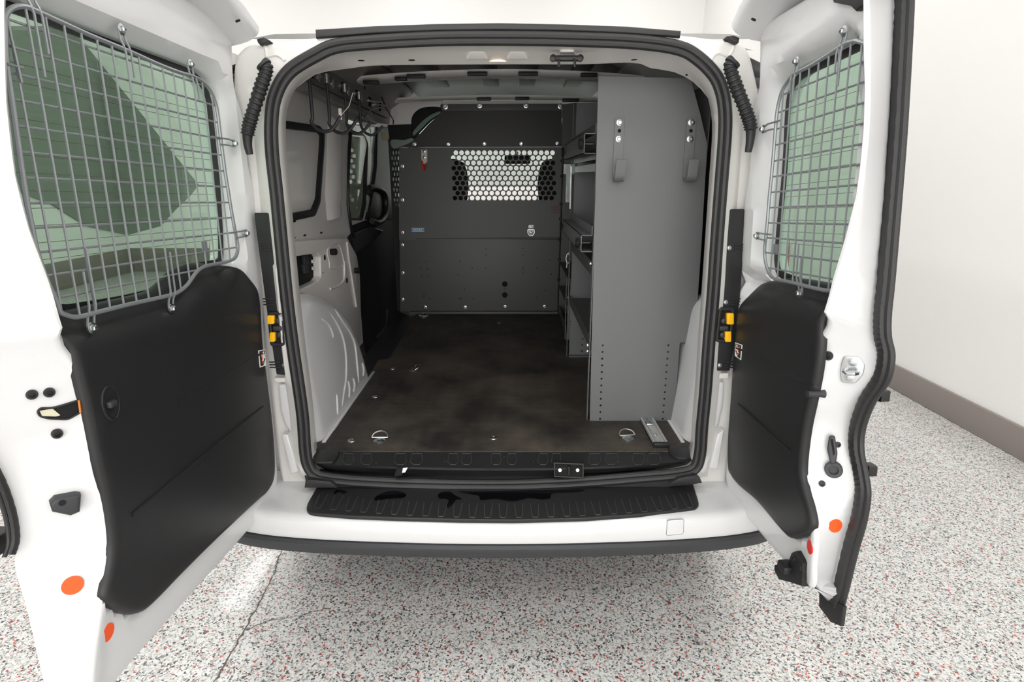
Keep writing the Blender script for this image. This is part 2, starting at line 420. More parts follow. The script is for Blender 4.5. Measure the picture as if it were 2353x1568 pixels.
class Surf:
    def __init__(s, mb): s.t = BVHTree.FromPolygons([tuple(q) for q in mb.v], mb.f)
    def hit(s, px, py):
        r = ray(px, py).normalized(); p, n, i, d = s.t.ray_cast(CAM, r)
        if p is None:
            return None
        if n.dot(r) > 0: n = -n
        return p, n
def frame_at(p, n, upv=(0, 0, 1)):
    n = Vector(n).normalized(); u = Vector(upv).cross(n)
    if u.length < 1e-3: u = Vector((1, 0, 0))
    u.normalize(); v = n.cross(u)
    return Pl(p, u, v, n)
def disc_mb(p, n, r, t=.001, ry=None, seg=24, rr=0):
    pl = frame_at(p, n); return MB().slab(pl, circ(0, 0, r, seg, ry), -.0015, t, r=rr)
def screw_mb(p, n, r=.008, h=.005, hexhead=False):
    mb = MB(); p = Vector(p); n = Vector(n).normalized()
    mb.lathe(p, n, [(r * 1.55, -.001), (r * 1.55, .0015), (r * 1.4, .002)], 18)
    mb.lathe(p, n, [(r, .0015), (r, .001 + h * .7), (r * .75, .001 + h), (r * .35, .001 + h), (r * .33, .001 + h * .5)], 6 if hexhead else 14)
    return mb
VAN = thing('cargo_van', (-.034, 2.0, 0), 'white panel van seen from behind with both rear doors open', 'van')
def vp(px, py):
    return (RT * ((px - 1176.5) / F) + UP * ((784 - py) / F) + FW).normalized()
def door_plane(org, vpx, vpy, nrm, tilt=0.0):
    D = -vp(vpx, vpy); Z = Vector((tilt, 0, 1)); V = (Z - D * Z.dot(D)).normalized()
    return Pl(org, D, V, nrm)
PLD = door_plane((-.708, -.04, .94), 1251, 463, (1, 0, 0))
PRD = door_plane((.634, -.04, .94), 1115, 500, (-1, 0, 0), -.02)
NB = -.09
RH = .028
def make_door(pl, pts, rim, trim, top, label, ridgecurve, seal, cut, yup, ss):
    fr = []; ba = []; ur = []
    for q in pts:
        if len(q) == 2:
            a = pl.at(q[0], q[1], -.006); fr.append(a); ba.append(None)
        else:
            nn = RH if q[1] < yup else 0.0
            fr.append(pl.at(q[0], q[1], nn)); ur += [fr[-1]] if nn else []; ba.append(pl.at(q[2], q[3], NB))
    ex = inset(fr, -.012)
    ba = [ex[i] if b is None else b for i, b in enumerate(ba)]
    ridge = [fr[i] for i, q in enumerate(pts) if len(q) == 4]
    F2 = catm(fr, 4); B2 = catm(ba, 4)
    hole = catm(pl.P(rim, -.05), 4)
    T = catm(pl.P(trim, .004), 4); tp = pl.P(top, .004)
    def h(u, v):
        e = -.03 * sstep(0, .03, dpoly((u, v), T)) if inside((u, v), T) else 0
        e -= .045 * (1 - sstep(0, .045, dpoly((u, v), tp, False))) * sstep(.0, .02, dpoly((u, v), ridge, False))
        e += RH * (1 - sstep(0, .035, dpoly((u, v), ur, False)))
        return e - .006 * sstep(.01, .04, dpoly((u, v), ridge, False)) - .024 * (1 - sstep(.0, .032, dpoly((u, v), hole))) * sstep(.0, .03, dpoly((u, v), ridge, False))
    mb = MB().slab(pl, F2, NB, 0, holes=[hole], r=.010, base=B2, h=h, grid=.022)
    d = part('rear_door', mb, M['paint'], VAN, label)
    su = Surf(mb)
    # rim and glass
    g = MB().slab(pl, inset(hole, -.006), -.064, -.060, ); part('window_glass', g, M['glass'], d)
    k = MB().slab(pl, inset(hole, -.002), -.0598, -.054, holes=[inset(hole, .016)]); part('window_seal', k, M['black'], d)
    inn = inset(hole, .016); vs = [q[1] for q in inn]; dl = MB(); v = min(vs) + .06
    while v < max(vs) - .05:
        xs = []
        for i in range(len(inn)):
            a, b = inn[i], inn[(i + 1) % len(inn)]
            if (a[1] > v) != (b[1] > v): xs.append(a[0] + (b[0] - a[0]) * (v - a[1]) / (b[1] - a[1]))
        if len(xs) >= 2:
            p, q = pl.w(min(xs), v, -.0592), pl.w(max(xs), v, -.0592)
            dl.tube([p, q], .0005, 4)
        v += .0285
    part('defroster_lines', dl, M['defog'], d)
    # trim panel
    def ht(u, v):
        return -.045 * (1 - sstep(0, .075, dpoly((u, v), tp, False)))
    tm = MB().slab(pl, T, -.010, .008, r=.012, h=ht, grid=.014, hb=True, back=False)
    st = Surf(tm)
    # ridge crease + long moulding line
    P = []
    a, b = ridgecurve
    for i in range(13):
        t = i / 12; P.append((a[0] + (b[0] - a[0]) * t, a[1] + (b[1] - a[1]) * t))
    LL = [st.hit(*q) for q in P]; tm.tube([q[0] + q[1] * .001 for q in LL if q], .004, 6)
    if len(cut):
        LL = [st.hit(*q) for q in catm(cut, 6, False)]; tm.tube([q[0] - q[1] * .0025 for q in LL if q], .005, 6)
    part('trim_panel', tm, M['plastic'], d, 'charcoal moulded lower trim panel')
    # weather seal
    SP = [pl.w(*pl.at(a, b, NB), NB + .004) for a, b in catm(seal, 10, False)]
    sm = MB(); sm.tube(SP, lambda t: .011 * ss * (1 + .10 * sin(t * len(SP) * 2.2)), 8, ry=.015 * ss)
    SP2 = [q + pl.u * .016 * ss - pl.n * .004 for q in SP]; sm.tube(SP2, .007 * ss, 8)
    part('door_seal', sm, M['rubber'], d)
    return d, su, st, mb
# ---- left door
ptsL = [(535, 55), (536, 109), (541, 199), (560, 269), (573, 378), (589, 448), (594, 517), (604, 622), (610, 780), (617, 866), (630, 966), (637, 1049), (640, 1110), (628, 1155), (560, 1235), (440, 1370), (300, 1530), (210, 1640),
        (205, 1625, 135, 1700), (215, 1500, 95, 1545), (232, 1390, 62, 1400), (246, 1300, 34, 1300), (250, 1250, 44, 1235), (236, 1147, 31, 1162), (214, 1049, 0, 1076), (192, 940, -60, 1000), (169, 848, -90, 900), (145, 757, -100, 780), (110, 650, -90, 650), (64, 528, -80, 520), (31, 400, -80, 400), (11, 230, -85, 220), (6, 18, -90, 0), (8, -100, -90, -130), (25, -230, -70, -290)]
rimL = [(-15, 5), (15, 0), (60, 14), (110, 33), (200, 68), (300, 106), (400, 143), (440, 160), (470, 185), (488, 225), (495, 280), (502, 350), (509, 420), (514, 500), (517, 570), (512, 606), (480, 615), (445, 625), (420, 655), (390, 670), (300, 695), (210, 712), (150, 720), (110, 700), (60, 600), (20, 480), (-5, 350), (-20, 150)]
trimL = [(150, 757), (153, 722), (220, 713), (300, 693), (350, 682), (395, 668), (420, 648), (446, 622), (480, 606), (510, 606), (535, 611), (557, 620), (575, 640), (591, 663), (598, 695), (601, 740), (604, 790), (614, 870), (626, 966), (632, 1050), (630, 1100), (615, 1132), (590, 1155), (500, 1240), (420, 1320), (352, 1390), (320, 1411), (289, 1412), (260, 1398), (244, 1384), (240, 1365), (251, 1310), (256, 1250), (245, 1160), (222, 1060), (200, 950), (178, 855), (163, 800)]
topL = [(140, 722), (220, 713), (300, 693), (350, 682), (395, 668), (420, 648), (446, 622), (480, 606), (510, 600)]
sealL = [(-85, -300), (-108, -120), (-108, 0), (-105, 220), (-100, 400), (-98, 520), (-108, 650), (-118, 780), (-108, 900), (-78, 1000), (-16, 1082), (18, 1165), (30, 1235), (20, 1275)]
doorL, suL, stL, mbL = make_door(PLD, ptsL, rimL, trimL, topL, 'open rear door on the left', ((303, 1184), (604, 936)), sealL, [(600, 812), (540, 850), (470, 895), (410, 930)], 790, .5)
# ---- right door
ptsR = [(1745, 62), (1744, 92), (1742, 199), (1732, 239), (1727, 308), (1717, 413), (1705, 497), (1702, 597), (1692, 697), (1684, 780), (1680, 811), (1674, 950), (1668, 1060), (1667, 1105), (1684, 1150), (1729, 1208), (1788, 1278), (1852, 1345),
        (1866, 1345, 1905, 1385), (1868, 1300, 1922, 1330), (1872, 1240, 1935, 1275), (1866, 1190, 1955, 1200), (1850, 1110, 1968, 1140), (1846, 1060, 1968, 1095), (1850, 1000, 1957, 1040), (1856, 960, 1956, 990), (1872, 915, 1968, 935), (1880, 850, 2002, 889), (1886, 790, 2020, 837), (1893, 721, 2012, 760), (1913, 647, 2015, 697), (1943, 547, 2030, 547), (1968, 448, 2038, 440), (1978, 373, 2042, 360), (1985, 298, 2047, 290), (1988, 200, 2053, 190), (1985, 100, 2058, 90), (1985, 0, 2060, -20), (1985, -100, 2060, -140)]
rimR = [(1990, 90), (1968, 98), (1900, 132), (1845, 160), (1818, 185), (1806, 215), (1800, 262), (1796, 350), (1791, 420), (1783, 500), (1777, 570), (1776, 605), (1788, 636), (1850, 660), (1905, 680), (1925, 665), (1955, 580), (1985, 460), (2000, 300), (2004, 120)]
trimR = [(1704, 664), (1719, 650), (1772, 640), (1850, 652), (1901, 668), (1893, 700), (1887, 745), (1886, 790), (1880, 850), (1868, 915), (1852, 992), (1843, 1080), (1850, 1130), (1860, 1165), (1867, 1203), (1860, 1226), (1835, 1238), (1815, 1238), (1795, 1220), (1740, 1155), (1700, 1120), (1680, 1095), (1672, 1070), (1673, 1000), (1680, 900), (1688, 780), (1697, 700)]
topR = [(1700, 652), (1719, 648), (1772, 640), (1850, 652), (1908, 668)]
sealR = [(2078, -140), (2078, 0), (2074, 100), (2063, 298), (2050, 470), (2036, 640), (2028, 720), (2028, 770), (2036, 815), (2026, 868), (1992, 922), (1971, 980), (1968, 1030), (1978, 1085), (1983, 1130), (1974, 1190), (1956, 1255), (1934, 1345), (1922, 1390)]
doorR, suR, stR, mbR = make_door(PRD, ptsR, rimR, trimR, topR, 'open rear door on the right', ((1697, 930), (1815, 1040)), sealR, [(1692, 800), (1740, 820), (1800, 855), (1880, 890)], 740, 1.0)
# ---- top lips that curl over the roof
def lip(pl, tipa, pts_base, parent, side):
    """curved lip: profile rises from the door top edge towards the inside"""
    mb = MB(); loops = []
    base = [pl.at(a, b, -.006) for a, b in pts_base]
    for k in range(9):
        a = k / 8; n = -.05 + .115 * sin(a * pi / 2); dv = .020 * (1 - cos(a * pi / 2)) * 2
        loops.append([pl.w(u, v + dv, n) for u, v in base])
    L2 = [[q + pl.v * .006 for q in lp] for lp in reversed(loops)]
    allp = loops + L2 + [loops[0]]
    mb.loft(allp, closed=False)
    for i, e in ((0, 0), (1, -1)):
        mb.f.append(tuple(range(len(mb.v), len(mb.v) + len(allp) - 1))); mb.v += [lp[e] for lp in allp[:-1]]
    part('roof_lip', mb, M['paint'], parent)
lip(PLD, None, [(537, 108), (500, 62), (420, -10), (300, -90), (100, -190), (20, -240)], doorL, -1)
lip(PRD, None, [(1743, 98), (1762, 60), (1800, 10), (1860, -40), (1985, -120)], doorR, 1)
# ---- window guards
def guard(pl, frame, hl, vl, bolts, label, plate, ties):
    Fu = catm(pl.P(frame, 0), 3)
    c = Vector((sum(q[0] for q in Fu) / len(Fu), sum(q[1] for q in Fu) / len(Fu)))
    vmin = min(q[1] for q in Fu)
    t = thing('window_guard', pl.w(c.x, vmin, 0), label, 'window guard', 'steel wire guards bolted over the rear door windows')
    mb = MB(); mb.tube([pl.w(u, v, .0) for u, v in Fu], .0042, 8, closed=True); part('frame', mb, M['wire'], t)
    def cross(axis, val):
        xs = []
        for i in range(len(Fu)):
            a, b = Fu[i], Fu[(i + 1) % len(Fu)]
            if (a[axis] > val) != (b[axis] > val):
                k = (val - a[axis]) / (b[axis] - a[axis]); xs.append(a[1 - axis] + (b[1 - axis] - a[1 - axis]) * k)
        return xs
    for val in hl:
        xs = cross(1, val)
        if len(xs) >= 2: part('horizontal_wire', MB().tube([pl.w(min(xs), val, -.0035), pl.w(max(xs), val, -.0035)], .0021, 6), M['wire'], t)
    for val in vl:
        xs = cross(0, val)
        if len(xs) >= 2: part('vertical_wire', MB().tube([pl.w(val, min(xs), .0005), pl.w(val, max(xs), .0005)], .0021, 6), M['wire'], t)
    for (bx, by, dx, dy, ln) in bolts:   # bolt pixel, direction in (u,v) of wires into the mesh, length
        bp = pl.at(bx, by, -.003); d = Vector((dx, dy)).normalized(); s = Vector((-d.y, d.x)) * .0075
        mb = MB(); L1 = []; L2 = []
        path = [(0.0, -.0045), (.010, -.004), (.020, -.002), (.028, .002), (.04, .0045), (ln, .0045)]
        for sd in (-1, 1):
            q = [pl.w(bp[0] + d.x * a + s.x * sd, bp[1] + d.y * a + s.y * sd, n) for a, n in (path if sd > 0 else path[:-1] + [(ln * .72, .0045)])]
            mb.tube(q, .0022, 6)
        arc = [pl.w(bp[0] + s.x * cos(a) - d.x * .0075 * sin(a), bp[1] + s.y * cos(a) - d.y * .0075 * sin(a), -.0045) for a in [pi * k / 8 for k in range(9)]]
        mb.tube(arc, .0022, 6)
        cl = part('clip', mb, M['wire'], t)
        part('bolt', screw_mb(pl.w(bp[0], bp[1], -.0035), pl.n, .0065, .008, True), M['steel'], cl)
    for (a, b, c2, d2) in ties:
        part('tie_wire', MB().tube([pl.w(*pl.at(a, b, .004), .004), pl.w(*pl.at(c2, d2, .004), .004)], .0021, 6), M['wire'], t)
    p = pl.at(*plate, .003); part('tag_plate', MB().slab(pl, rcorner(rect(p[0] - .011, p[1] - .011, p[0] + .011, p[1] + .011), .002), .001, .0022), M['wire'], t)
    return t
frL = [(11, 64), (12, 38), (26, 20), (51, 14), (77, 22), (143, 52), (217, 85), (300, 119), (362, 147), (414, 167), (440, 174), (462, 185), (480, 203), (493, 230), (500, 260), (506, 309), (513, 364), (518, 400), (523, 430), (531, 480), (540, 530), (546, 562), (545, 582), (536, 596), (512, 604), (484, 609), (465, 615), (450, 627), (431, 654), (407, 673), (373, 683), (300, 699), (255, 710), (219, 719), (179, 729), (155, 725), (138, 716), (128, 690), (103, 633), (84, 576), (73, 522), (64, 478), (54, 415), (42, 332), (31, 255), (20, 179), (13, 128)]
v1 = PLD.at(250, 121.2)[1]; v2 = PLD.at(250, 662)[1]
hlL = [v1 + (v2 - v1) * k / 11 for k in range(12)]
vu = [PLD.at(x, y)[0] for x, y in ((29, 108), (74, 120), (116, 132.5), (155.6, 145.4), (194, 155.6), (227, 167), (260, 176), (290, 185), (319, 195.5), (346, 204), (373, 210.5), (398, 216), (422, 224), (446, 230), (469, 234))]
d_ = (vu[0] - vu[-1]) / 14; vlL = [vu[-1] + d_ * k for k in range(-2, 16)]
GL = guard(PLD, frL, hlL, vlL, [(279, 68, 0, -1, .115), (437, 148, 0, -1, .10), (66, -30, 0, -1, .13), (538, 330, 1, -.02, .115), (565, 536, 1, -.02, .10), (395, 709, 0, 1, .12), (212, 754, 0, 1, .14)],
           'steel wire guard over the large window of the left rear door', (471, 566), [(17, 147, 52, 156), (28, 94, 50, 190)])
frR = [(1975, 96), (1965, 94), (1954, 97), (1942, 101), (1902, 127), (1861, 152), (1826, 170), (1810, 187), (1795, 215), (1786, 254), (1782, 295), (1778, 346), (1773, 403), (1768, 451), (1764, 501), (1760, 545), (1757, 572), (1759, 602), (1768, 629), (1781, 641), (1818, 649), (1850, 657), (1883, 665), (1908, 668), (1925, 655), (1950, 590), (1975, 490), (1992, 380), (2002, 250), (2002, 130), (1992, 104)]
v1 = PRD.at(1870, 187)[1]; v2 = PRD.at(1870, 634.8)[1]
hlR = [v1 + (v2 - v1) * k / 11 for k in range(12)]
vu = [PRD.at(x, y)[0] for x, y in ((1794.5, 293), (1811.8, 288), (1830, 283), (1849.6, 276.7), (1871, 269.6), (1893.5, 263.5), (1916, 256.3), (1942.4, 248), (1969, 240))]
d_ = (vu[-1] - vu[0]) / 8; vlR = [vu[0] + d_ * k for k in range(-1, 11)]
GR = guard(PRD, frR, hlR, vlR, [(1940, 72, 0, -1, .10), (1831, 141, 0, -1, .085), (1754, 297, 1, -.02, .10), (1740, 542, 1, -.02, .09), (1838, 674, 0, 1, .11)],
           'steel wire guard over the narrow window of the right rear door', (1781, 572), [(1797, 250, 1793, 330)])
# ---- hardware on the doors
def on(su, px, py, off=0.0):
    r = su.hit(px, py)
    if r is None: raise RuntimeError('no hit %s %s' % (px, py))
    return r[0] + r[1] * off, r[1]
def dot(su, px, py, r, m, nm, par, label=None, ry=None):
    p, n = on(su, px, py); part(nm, disc_mb(p, n, r, .0012, ry), m, par, label)
def cap(su, px, py, r, m, nm, par, h=.005):
    p, n = on(su, px, py); part(nm, MB().lathe(p, n, [(r, -.002), (r, .002), (r * .85, h), (r * .5, h), (r * .45, h * .3), (.0001, h * .3)], 18), m, par)
def raised(su, poly, px, py, h, m, nm, par, rr=.002, label=None):
    """solid whose outline is given in metres (u,v) round a surface point"""
    p, n = on(su, px, py); pl = frame_at(p, n); mb = MB().slab(pl, poly, -.004, h, r=rr); return part(nm, mb, m, par, label), pl
def outl(su, pxs):
    """pixel outline -> local plane at its middle on the surface"""
    cx = sum(q[0] for q in pxs) / len(pxs); cy = sum(q[1] for q in pxs) / len(pxs)
    p, n = on(su, cx, cy); pl = frame_at(p, n); return pl, pl.P(pxs)
# left
dot(suL, 167, 1346, .0165, M['orange'], 'sticker_dot', doorL, 'round orange dot'); dot(suL, 248, 1454, .0165, M['orange'], 'sticker_dot', doorL, 'orange dot near bottom corner')
for q in ((73, 907), (113, 902), (131, 997)): cap(suL, *q, .0085, M['black'], 'rubber_plug', doorL)
pl, o = outl(suL, [(83, 945), (92, 936), (120, 936), (145, 929), (183, 917), (188, 948), (155, 966), (110, 964), (88, 958)])
part('latch_opening', MB().slab(pl, rcorner(o, .006), -.002, .003, holes=[inset(rcorner(o, .006), .003)], r=.001), M['black'], doorL)
part('latch_void', MB().slab(pl, inset(rcorner(o, .006), .002), -.002, .0008), M['hole'], doorL)
pl2, o2 = outl(suL, [(90, 944), (120, 939), (138, 954), (128, 957), (96, 956)])
part('latch_plate', MB().slab(pl2, o2, -.001, .0016), mat('cream_grease', (.62, .58, .42), .5), doorL)
pl2, o2 = outl(suL, [(181, 919), (185, 919), (189, 947), (185, 948)])
part('amber_edge', MB().slab(pl2, o2, -.001, .004), M['amber'], doorL)
pl, o = outl(suL, [(112, 1150), (124, 1138), (172, 1129), (184, 1131), (181, 1168), (160, 1177), (118, 1168)])
bl = part('buffer_block', MB().slab(pl, o, -.003, .02, r=.006), M['bumperblk'], doorL)
part('screw_hole', MB().slab(pl, circ(*pl.at(143, 1156, .02), .0055), .018, .0206), M['hole'], doorL)
# pull cup on the left trim
p, n = on(stL, 252, 927); pl = frame_at(p, n)
part('pull_cup', MB().slab(pl, circ(0, 0, .021, 28, .034), -.003, .0035, holes=[circ(.002, 0, .017, 28, .030)], r=.0015), M['plastic'], doorL)
part('pull_recess', MB().slab(pl, circ(.002, 0, .0175, 28, .0305), -.003, .001), M['hole'], doorL)
part('pull_lever', MB().box((-.012, -.006, 0), (.006, .006, .012), Matrix.Translation(p) @ Matrix((pl.u, pl.v, pl.n)).transposed().to_4x4(), r=.003), M['bumperblk'], doorL)
# warning label on each door trim
for st, quad, dr in ((stL, [(593, 806), (608, 803), (611, 840), (597, 845)], doorL), (stR, [(1690, 787), (1706, 793), (1703, 828), (1689, 818)], doorR)):
    pl, o = outl(st, quad)
    lb = part('warning_label', MB().slab(pl, o, -.0005, .0010), M['white'], dr, 'white edged warning label')
    TL, TR, BR, BL = o if dr is doorL else (o[1], o[0], o[3], o[2])
    def lm(pts): return [tuple((TL[i] * (1 - x) + TR[i] * x) * (1 - y) + (BL[i] * (1 - x) + BR[i] * x) * y for i in (0, 1)) for x, y in pts]
    part('label_field', MB().slab(pl, lm([(.10, .06), (.93, .06), (.93, .58), (.52, .94), (.10, .94)]), .0009, .0013), M['labelblack'], dr)
    part('label_head', MB().slab(pl, lm([(.70 + .10 * cos(t * pi / 5), .17 + .07 * sin(t * pi / 5)) for t in range(10)]), .0012, .0016), M['white'], dr)
    part('label_figure', MB().slab(pl, lm([(.50, .28), (.86, .26), (.90, .55), (.70, .54), (.62, .68), (.52, .66), (.40, .72), (.36, .62), (.52, .52), (.46, .40)]), .0012, .0016), M['white'], dr)
    part('label_arm', MB().slab(pl, lm([(.30, .14), (.44, .12), (.44, .30), (.48, .44), (.54, .52), (.44, .54), (.30, .36)]), .0012, .0017), M['orange'], dr)
    part('label_leg', MB().slab(pl, lm([(.36, .64), (.50, .62), (.62, .82), (.48, .84)]), .0012, .0017), M['orange'], dr)
# right
dot(suR, 1920, 1209, .0155, M['orange'], 'sticker_dot', doorR, 'round orange dot'); dot(suR, 1861, 1258, .0155, M['red'], 'sticker_dot', doorR, 'red dot near lower hinge')
cap(suR, 1903, 818, .010, M['black'], 'rubber_plug', doorR); cap(suR, 1889, 1112, .007, M['black'], 'rubber_plug', doorR); cap(suR, 1925, 1022, .0065, M['black'], 'rubber_plug', doorR)
p, n = on(suR, 1958, 848); pl = frame_at(p, n)
st_ = part('striker_plate', MB().slab(pl, rcorner(pl.P([(1940, 818), (1975, 818), (1988, 838), (1984, 860), (1965, 881), (1934, 879), (1930, 855), (1934, 832)]), .006), -.002, .004, r=.0015), M['steel'], doorR)
a = pl.at(1942, 850); bq = pl.at(1972, 850)
part('striker_loop', MB().tube([pl.w(a[0], a[1], 0), pl.w(a[0], a[1], .018), pl.w(a[0] + .006, a[1] - .001, .024), pl.w(bq[0] - .004, bq[1] - .003, .024), pl.w(bq[0], bq[1] - .003, .018), pl.w(bq[0], bq[1] - .003, 0)], .0042, 10), M['steel'], doorR)
for q in ((1960, 831), (1952, 866)): part('striker_screw', screw_mb(pl.w(*pl.at(*q), .004), pl.n, .006, .003), M['steel'], doorR)
p, n = on(suR, 1889, 905); q = PY(1862, 903, p.y + .012)
part('buffer_pin', MB().tube([p + Vector((.004, 0, 0)), p + Vector((-.008, -.001, 0)), p + Vector((-.034, -.004, .001))], lambda t: .0095 if t < .4 else .0068, 14), M['bumperblk'], doorR)
# lever with round boss
p, n = on(suR, 1915, 1078); pl = frame_at(p, n)
part('lever_boss', MB().lathe(p, n, [(.018, -.002), (.018, .016), (.016, .02), (.010, .02), (.009, .012), (.0001, .012)], 24), M['bumperblk'], doorR)
o = rcorner(pl.P([(1905, 1000), (1918, 1000), (1924, 1040), (1920, 1062), (1908, 1066), (1900, 1030)]), .004)
part('lever_arm', MB().slab(pl, o, .010, .022, r=.003), M['bumperblk'], doorR)
part('lever_slot', MB().slab(pl, inset(rcorner(pl.P([(1908, 1008), (1913, 1006), (1918, 1040), (1914, 1045)]), .002), .0), .020, .0226), M['hole'], doorR)
# lower hinge-like bracket at the bottom of the right door
p, n = on(suR, 1836, 1300); pl = frame_at(p, n)
o = pl.P([(1830, 1270), (1841, 1266), (1857, 1295), (1855, 1348), (1832, 1340), (1800, 1332), (1789, 1310), (1790, 1298), (1820, 1296)])
br = part('door_check_bracket', MB().slab(pl, o, -.002, .012, r=.002), M['black'], doorR)
part('bracket_hook', MB().box((-.042, -.03, .0), (-.006, -.012, .03), Matrix.Translation(p) @ Matrix((pl.u, pl.v, pl.n)).transposed().to_4x4(), r=.004), M['black'], doorR)
for q in ((1826, 1284), (1841, 1304)): part('bracket_bolt', screw_mb(pl.w(*pl.at(*q, .012), .012), pl.n, .0055, .004), M['black'], doorR)
# rubber flap at the bottom free corner
pl = Pl(PRD.w(*PRD.at(1905, 1385, NB), NB), PRD.n, PRD.v)
o = [PRD.at(a, b, -.08) for a, b in ((1882, 1358), (1905, 1372), (1938, 1395), (1932, 1440), (1908, 1430), (1882, 1395))]
part('corner_flap', MB().slab(PRD, o, -.088, -.080, r=.001), M['rubber'], doorR)
# black catch at the top free corner of the right door
pl, o = outl(suR, [(1920, -30), (2005, -30), (2006, 8), (1980, 26), (1968, 14), (1928, 6)]) if suR.hit(1962, 0) else (None, None)
if pl: part('upper_catch', MB().slab(pl, o, -.002, .012, r=.003), M['black'], doorR)
# outer latch tabs that poke past the seals
for pl_, px_, py_, dr in ((PRD, 2018, 905, doorR), (PRD, 1990, 1075, doorR)):
    u, v = pl_.at(px_, py_, NB - .02)
    part('outer_catch', MB().slab(pl_, rcorner(rect(u - .004, v - .012, u + .022, v + .012), .004), NB - .03, NB - .012), M['black'], dr)
# outside door handle on the left door seen past its edge
u, v = PLD.at(22, 1228, NB - .03)
part('outside_handle', MB().slab(PLD, rcorner([(u - .005, v - .02), (u + .07, v - .015), (u + .07, v + .02), (u - .005, v + .015)], .008), NB - .045, NB - .015, r=.004), M['black'], doorL)
for px_, py_, pl_, dr in ((546, 47, PLD, doorL), (1732, 44, PRD, doorR)):
    p_ = pl_.w(*pl_.at(px_, py_, .05), .05)
    part('lip_hole', MB().slab(frame_at(p_, pl_.n * .4 - pl_.v - pl_.u * .3), circ(0, 0, .006, 12), -.001, .003), M['hole'], dr)
# ------------------------------------------------------------------ rear frame of the body
OP = Pl((0, -.09, .50), (1, 0, 0), (0, sin(radians(3.5)), cos(radians(3.5))), (0, -1, 0))
CX = -.034
seal_out = [(720, 112), (763, 93), (830, 84), (1003, 74), (1180, 73), (1339, 76), (1467, 82), (1563, 96), (1611, 121), (1652, 162), (1671, 203), (1679, 251), (1679, 310), (1671, 411), (1660, 550), (1651, 680), (1641, 790), (1633, 899), (1625, 980), (1620, 1044), (1606, 1082), (1568, 1098), (1466, 1108), (1339, 1118), (1180, 1125), (1000, 1124), (861, 1119), (771, 1112), (722, 1102), (700, 1078), (690, 1040), (684, 960), (673, 880), (661, 800), (646, 680), (632, 540), (622, 440), (613, 360), (610, 300), (613, 245), (622, 208), (640, 172), (668, 143)]
SO = catm(OP.P(seal_out), 4)
SI = inset(SO, .031)
SM = inset(SO, .0155)
fo = [(606, 100), (727, 84), (860, 74), (1000, 66), (1145, 62), (1300, 65), (1450, 71), (1563, 79), (1668, 92), (1700, 100), (1722, 114), (1742, 165), (1756, 212), (1768, 290), (1760, 480), (1725, 700), (1705, 900), (1685, 1100), (1672, 1140), (1600, 1150), (1300, 1158), (1000, 1158), (720, 1150), (650, 1140), (628, 1100), (605, 900), (580, 700), (545, 480), (528, 290), (524, 205), (534, 138), (552, 112), (575, 100)]
FO = catm(OP.P(fo), 3)
def hf(u, v):
    d = dpoly((u, v), SO)
    z = 0
    if abs(u - CX) > .45: z = -.045 * sstep(.012, .05, d)
    if v > 1.0: z *= sstep(1.25, 1.0, v) if v < 1.25 else 0
    return z
mb = MB().slab(OP, FO, -.09, 0, holes=[inset(SO, .012)], r=.012, h=hf, grid=.022)
# outer flanks of the body wrap forward from the frame
suF = Surf(mb)
body = part('body_rear_frame', mb, M['jamb'], VAN)
# seal
rg = [OP.w(u, v, .006) for u, v in SM]; rg2 = [OP.w(u, v, .002) for u, v in inset(SO, .0225)]
mb = MB(); mb.tube([OP.w(u, v, .003) for u, v in inset(SO, .0085)], .0105, 10, closed=True, up=(0, -1, 0)); mb.tube([OP.w(u, v, .0) for u, v in inset(SO, .0235)], .0095, 10, closed=True, up=(0, -1, 0))
mb.loft([[OP.w(u, v, .003) for u, v in inset(SO, .006)], [OP.w(u, v, .0) for u, v in inset(SO, .026)]])
part('opening_seal', mb, M['rubber'], VAN)
# inner return of the opening
l2 = [(737, 167), (801, 158), (860, 151), (1000, 149), (1180, 148), (1339, 148), (1457, 144), (1490, 156), (1550, 166), (1595, 190), (1627, 226), (1642, 264), (1647, 305), (1641, 400), (1633, 542), (1621, 695), (1612, 870), (1604, 980), (1597, 1045), (1560, 1072), (1450, 1078), (1300, 1082), (1180, 1082), (1000, 1082), (860, 1078), (760, 1070), (723, 1045), (712, 1000), (695, 850), (689, 777), (680, 675), (664, 499), (655, 395), (648, 300), (650, 255), (664, 219), (704, 185)]
P2 = Pl((0, .07, .5), (1, 0, 0), (0, sin(radians(3.5)), cos(radians(3.5))), (0, -1, 0))
def resamp(p, n, c):
    """resample a closed loop by angle round c"""
    out = []
    for k in range(n):
        a = 2 * pi * k / n; best = None; dx, dy = cos(a), sin(a)
        for i in range(len(p)):
            x1, y1 = p[i][0] - c[0], p[i][1] - c[1]; x2, y2 = p[(i + 1) % len(p)][0] - c[0], p[(i + 1) % len(p)][1] - c[1]
            den = dx * (y2 - y1) - dy * (x2 - x1)
            if abs(den) < 1e-12: continue
            t = (x1 * (y2 - y1) - y1 * (x2 - x1)) / den; s = (x1 * dy - y1 * dx) / den
            if t > 0 and -1e-6 <= s <= 1 + 1e-6: best = t if best is None else max(best, t)
        out.append((c[0] + dx * best, c[1] + dy * best))
    return out
cc = (CX, .6)
A = resamp(inset(SO, .026), 160, cc); B = resamp(catm(P2.P(l2), 3), 160, cc)
mb = MB()
mid = [((a[0] * .5 + b[0] * .5), (a[1] * .5 + b[1] * .5)) for a, b in zip(A, B)]
mid = [(m_[0] + (a[0] - m_[0]) * .45, m_[1] + (a[1] - m_[1]) * .45) for m_, a in zip(mid, A)]
vlim = P2.at(1180, 1050)[1]
kp = [k for k in range(160) if B[k][1] > vlim]; st0 = next(i for i, k in enumerate(kp) if kp[i - 1] != (k - 1) % 160); kp = kp[st0:] + kp[:st0]
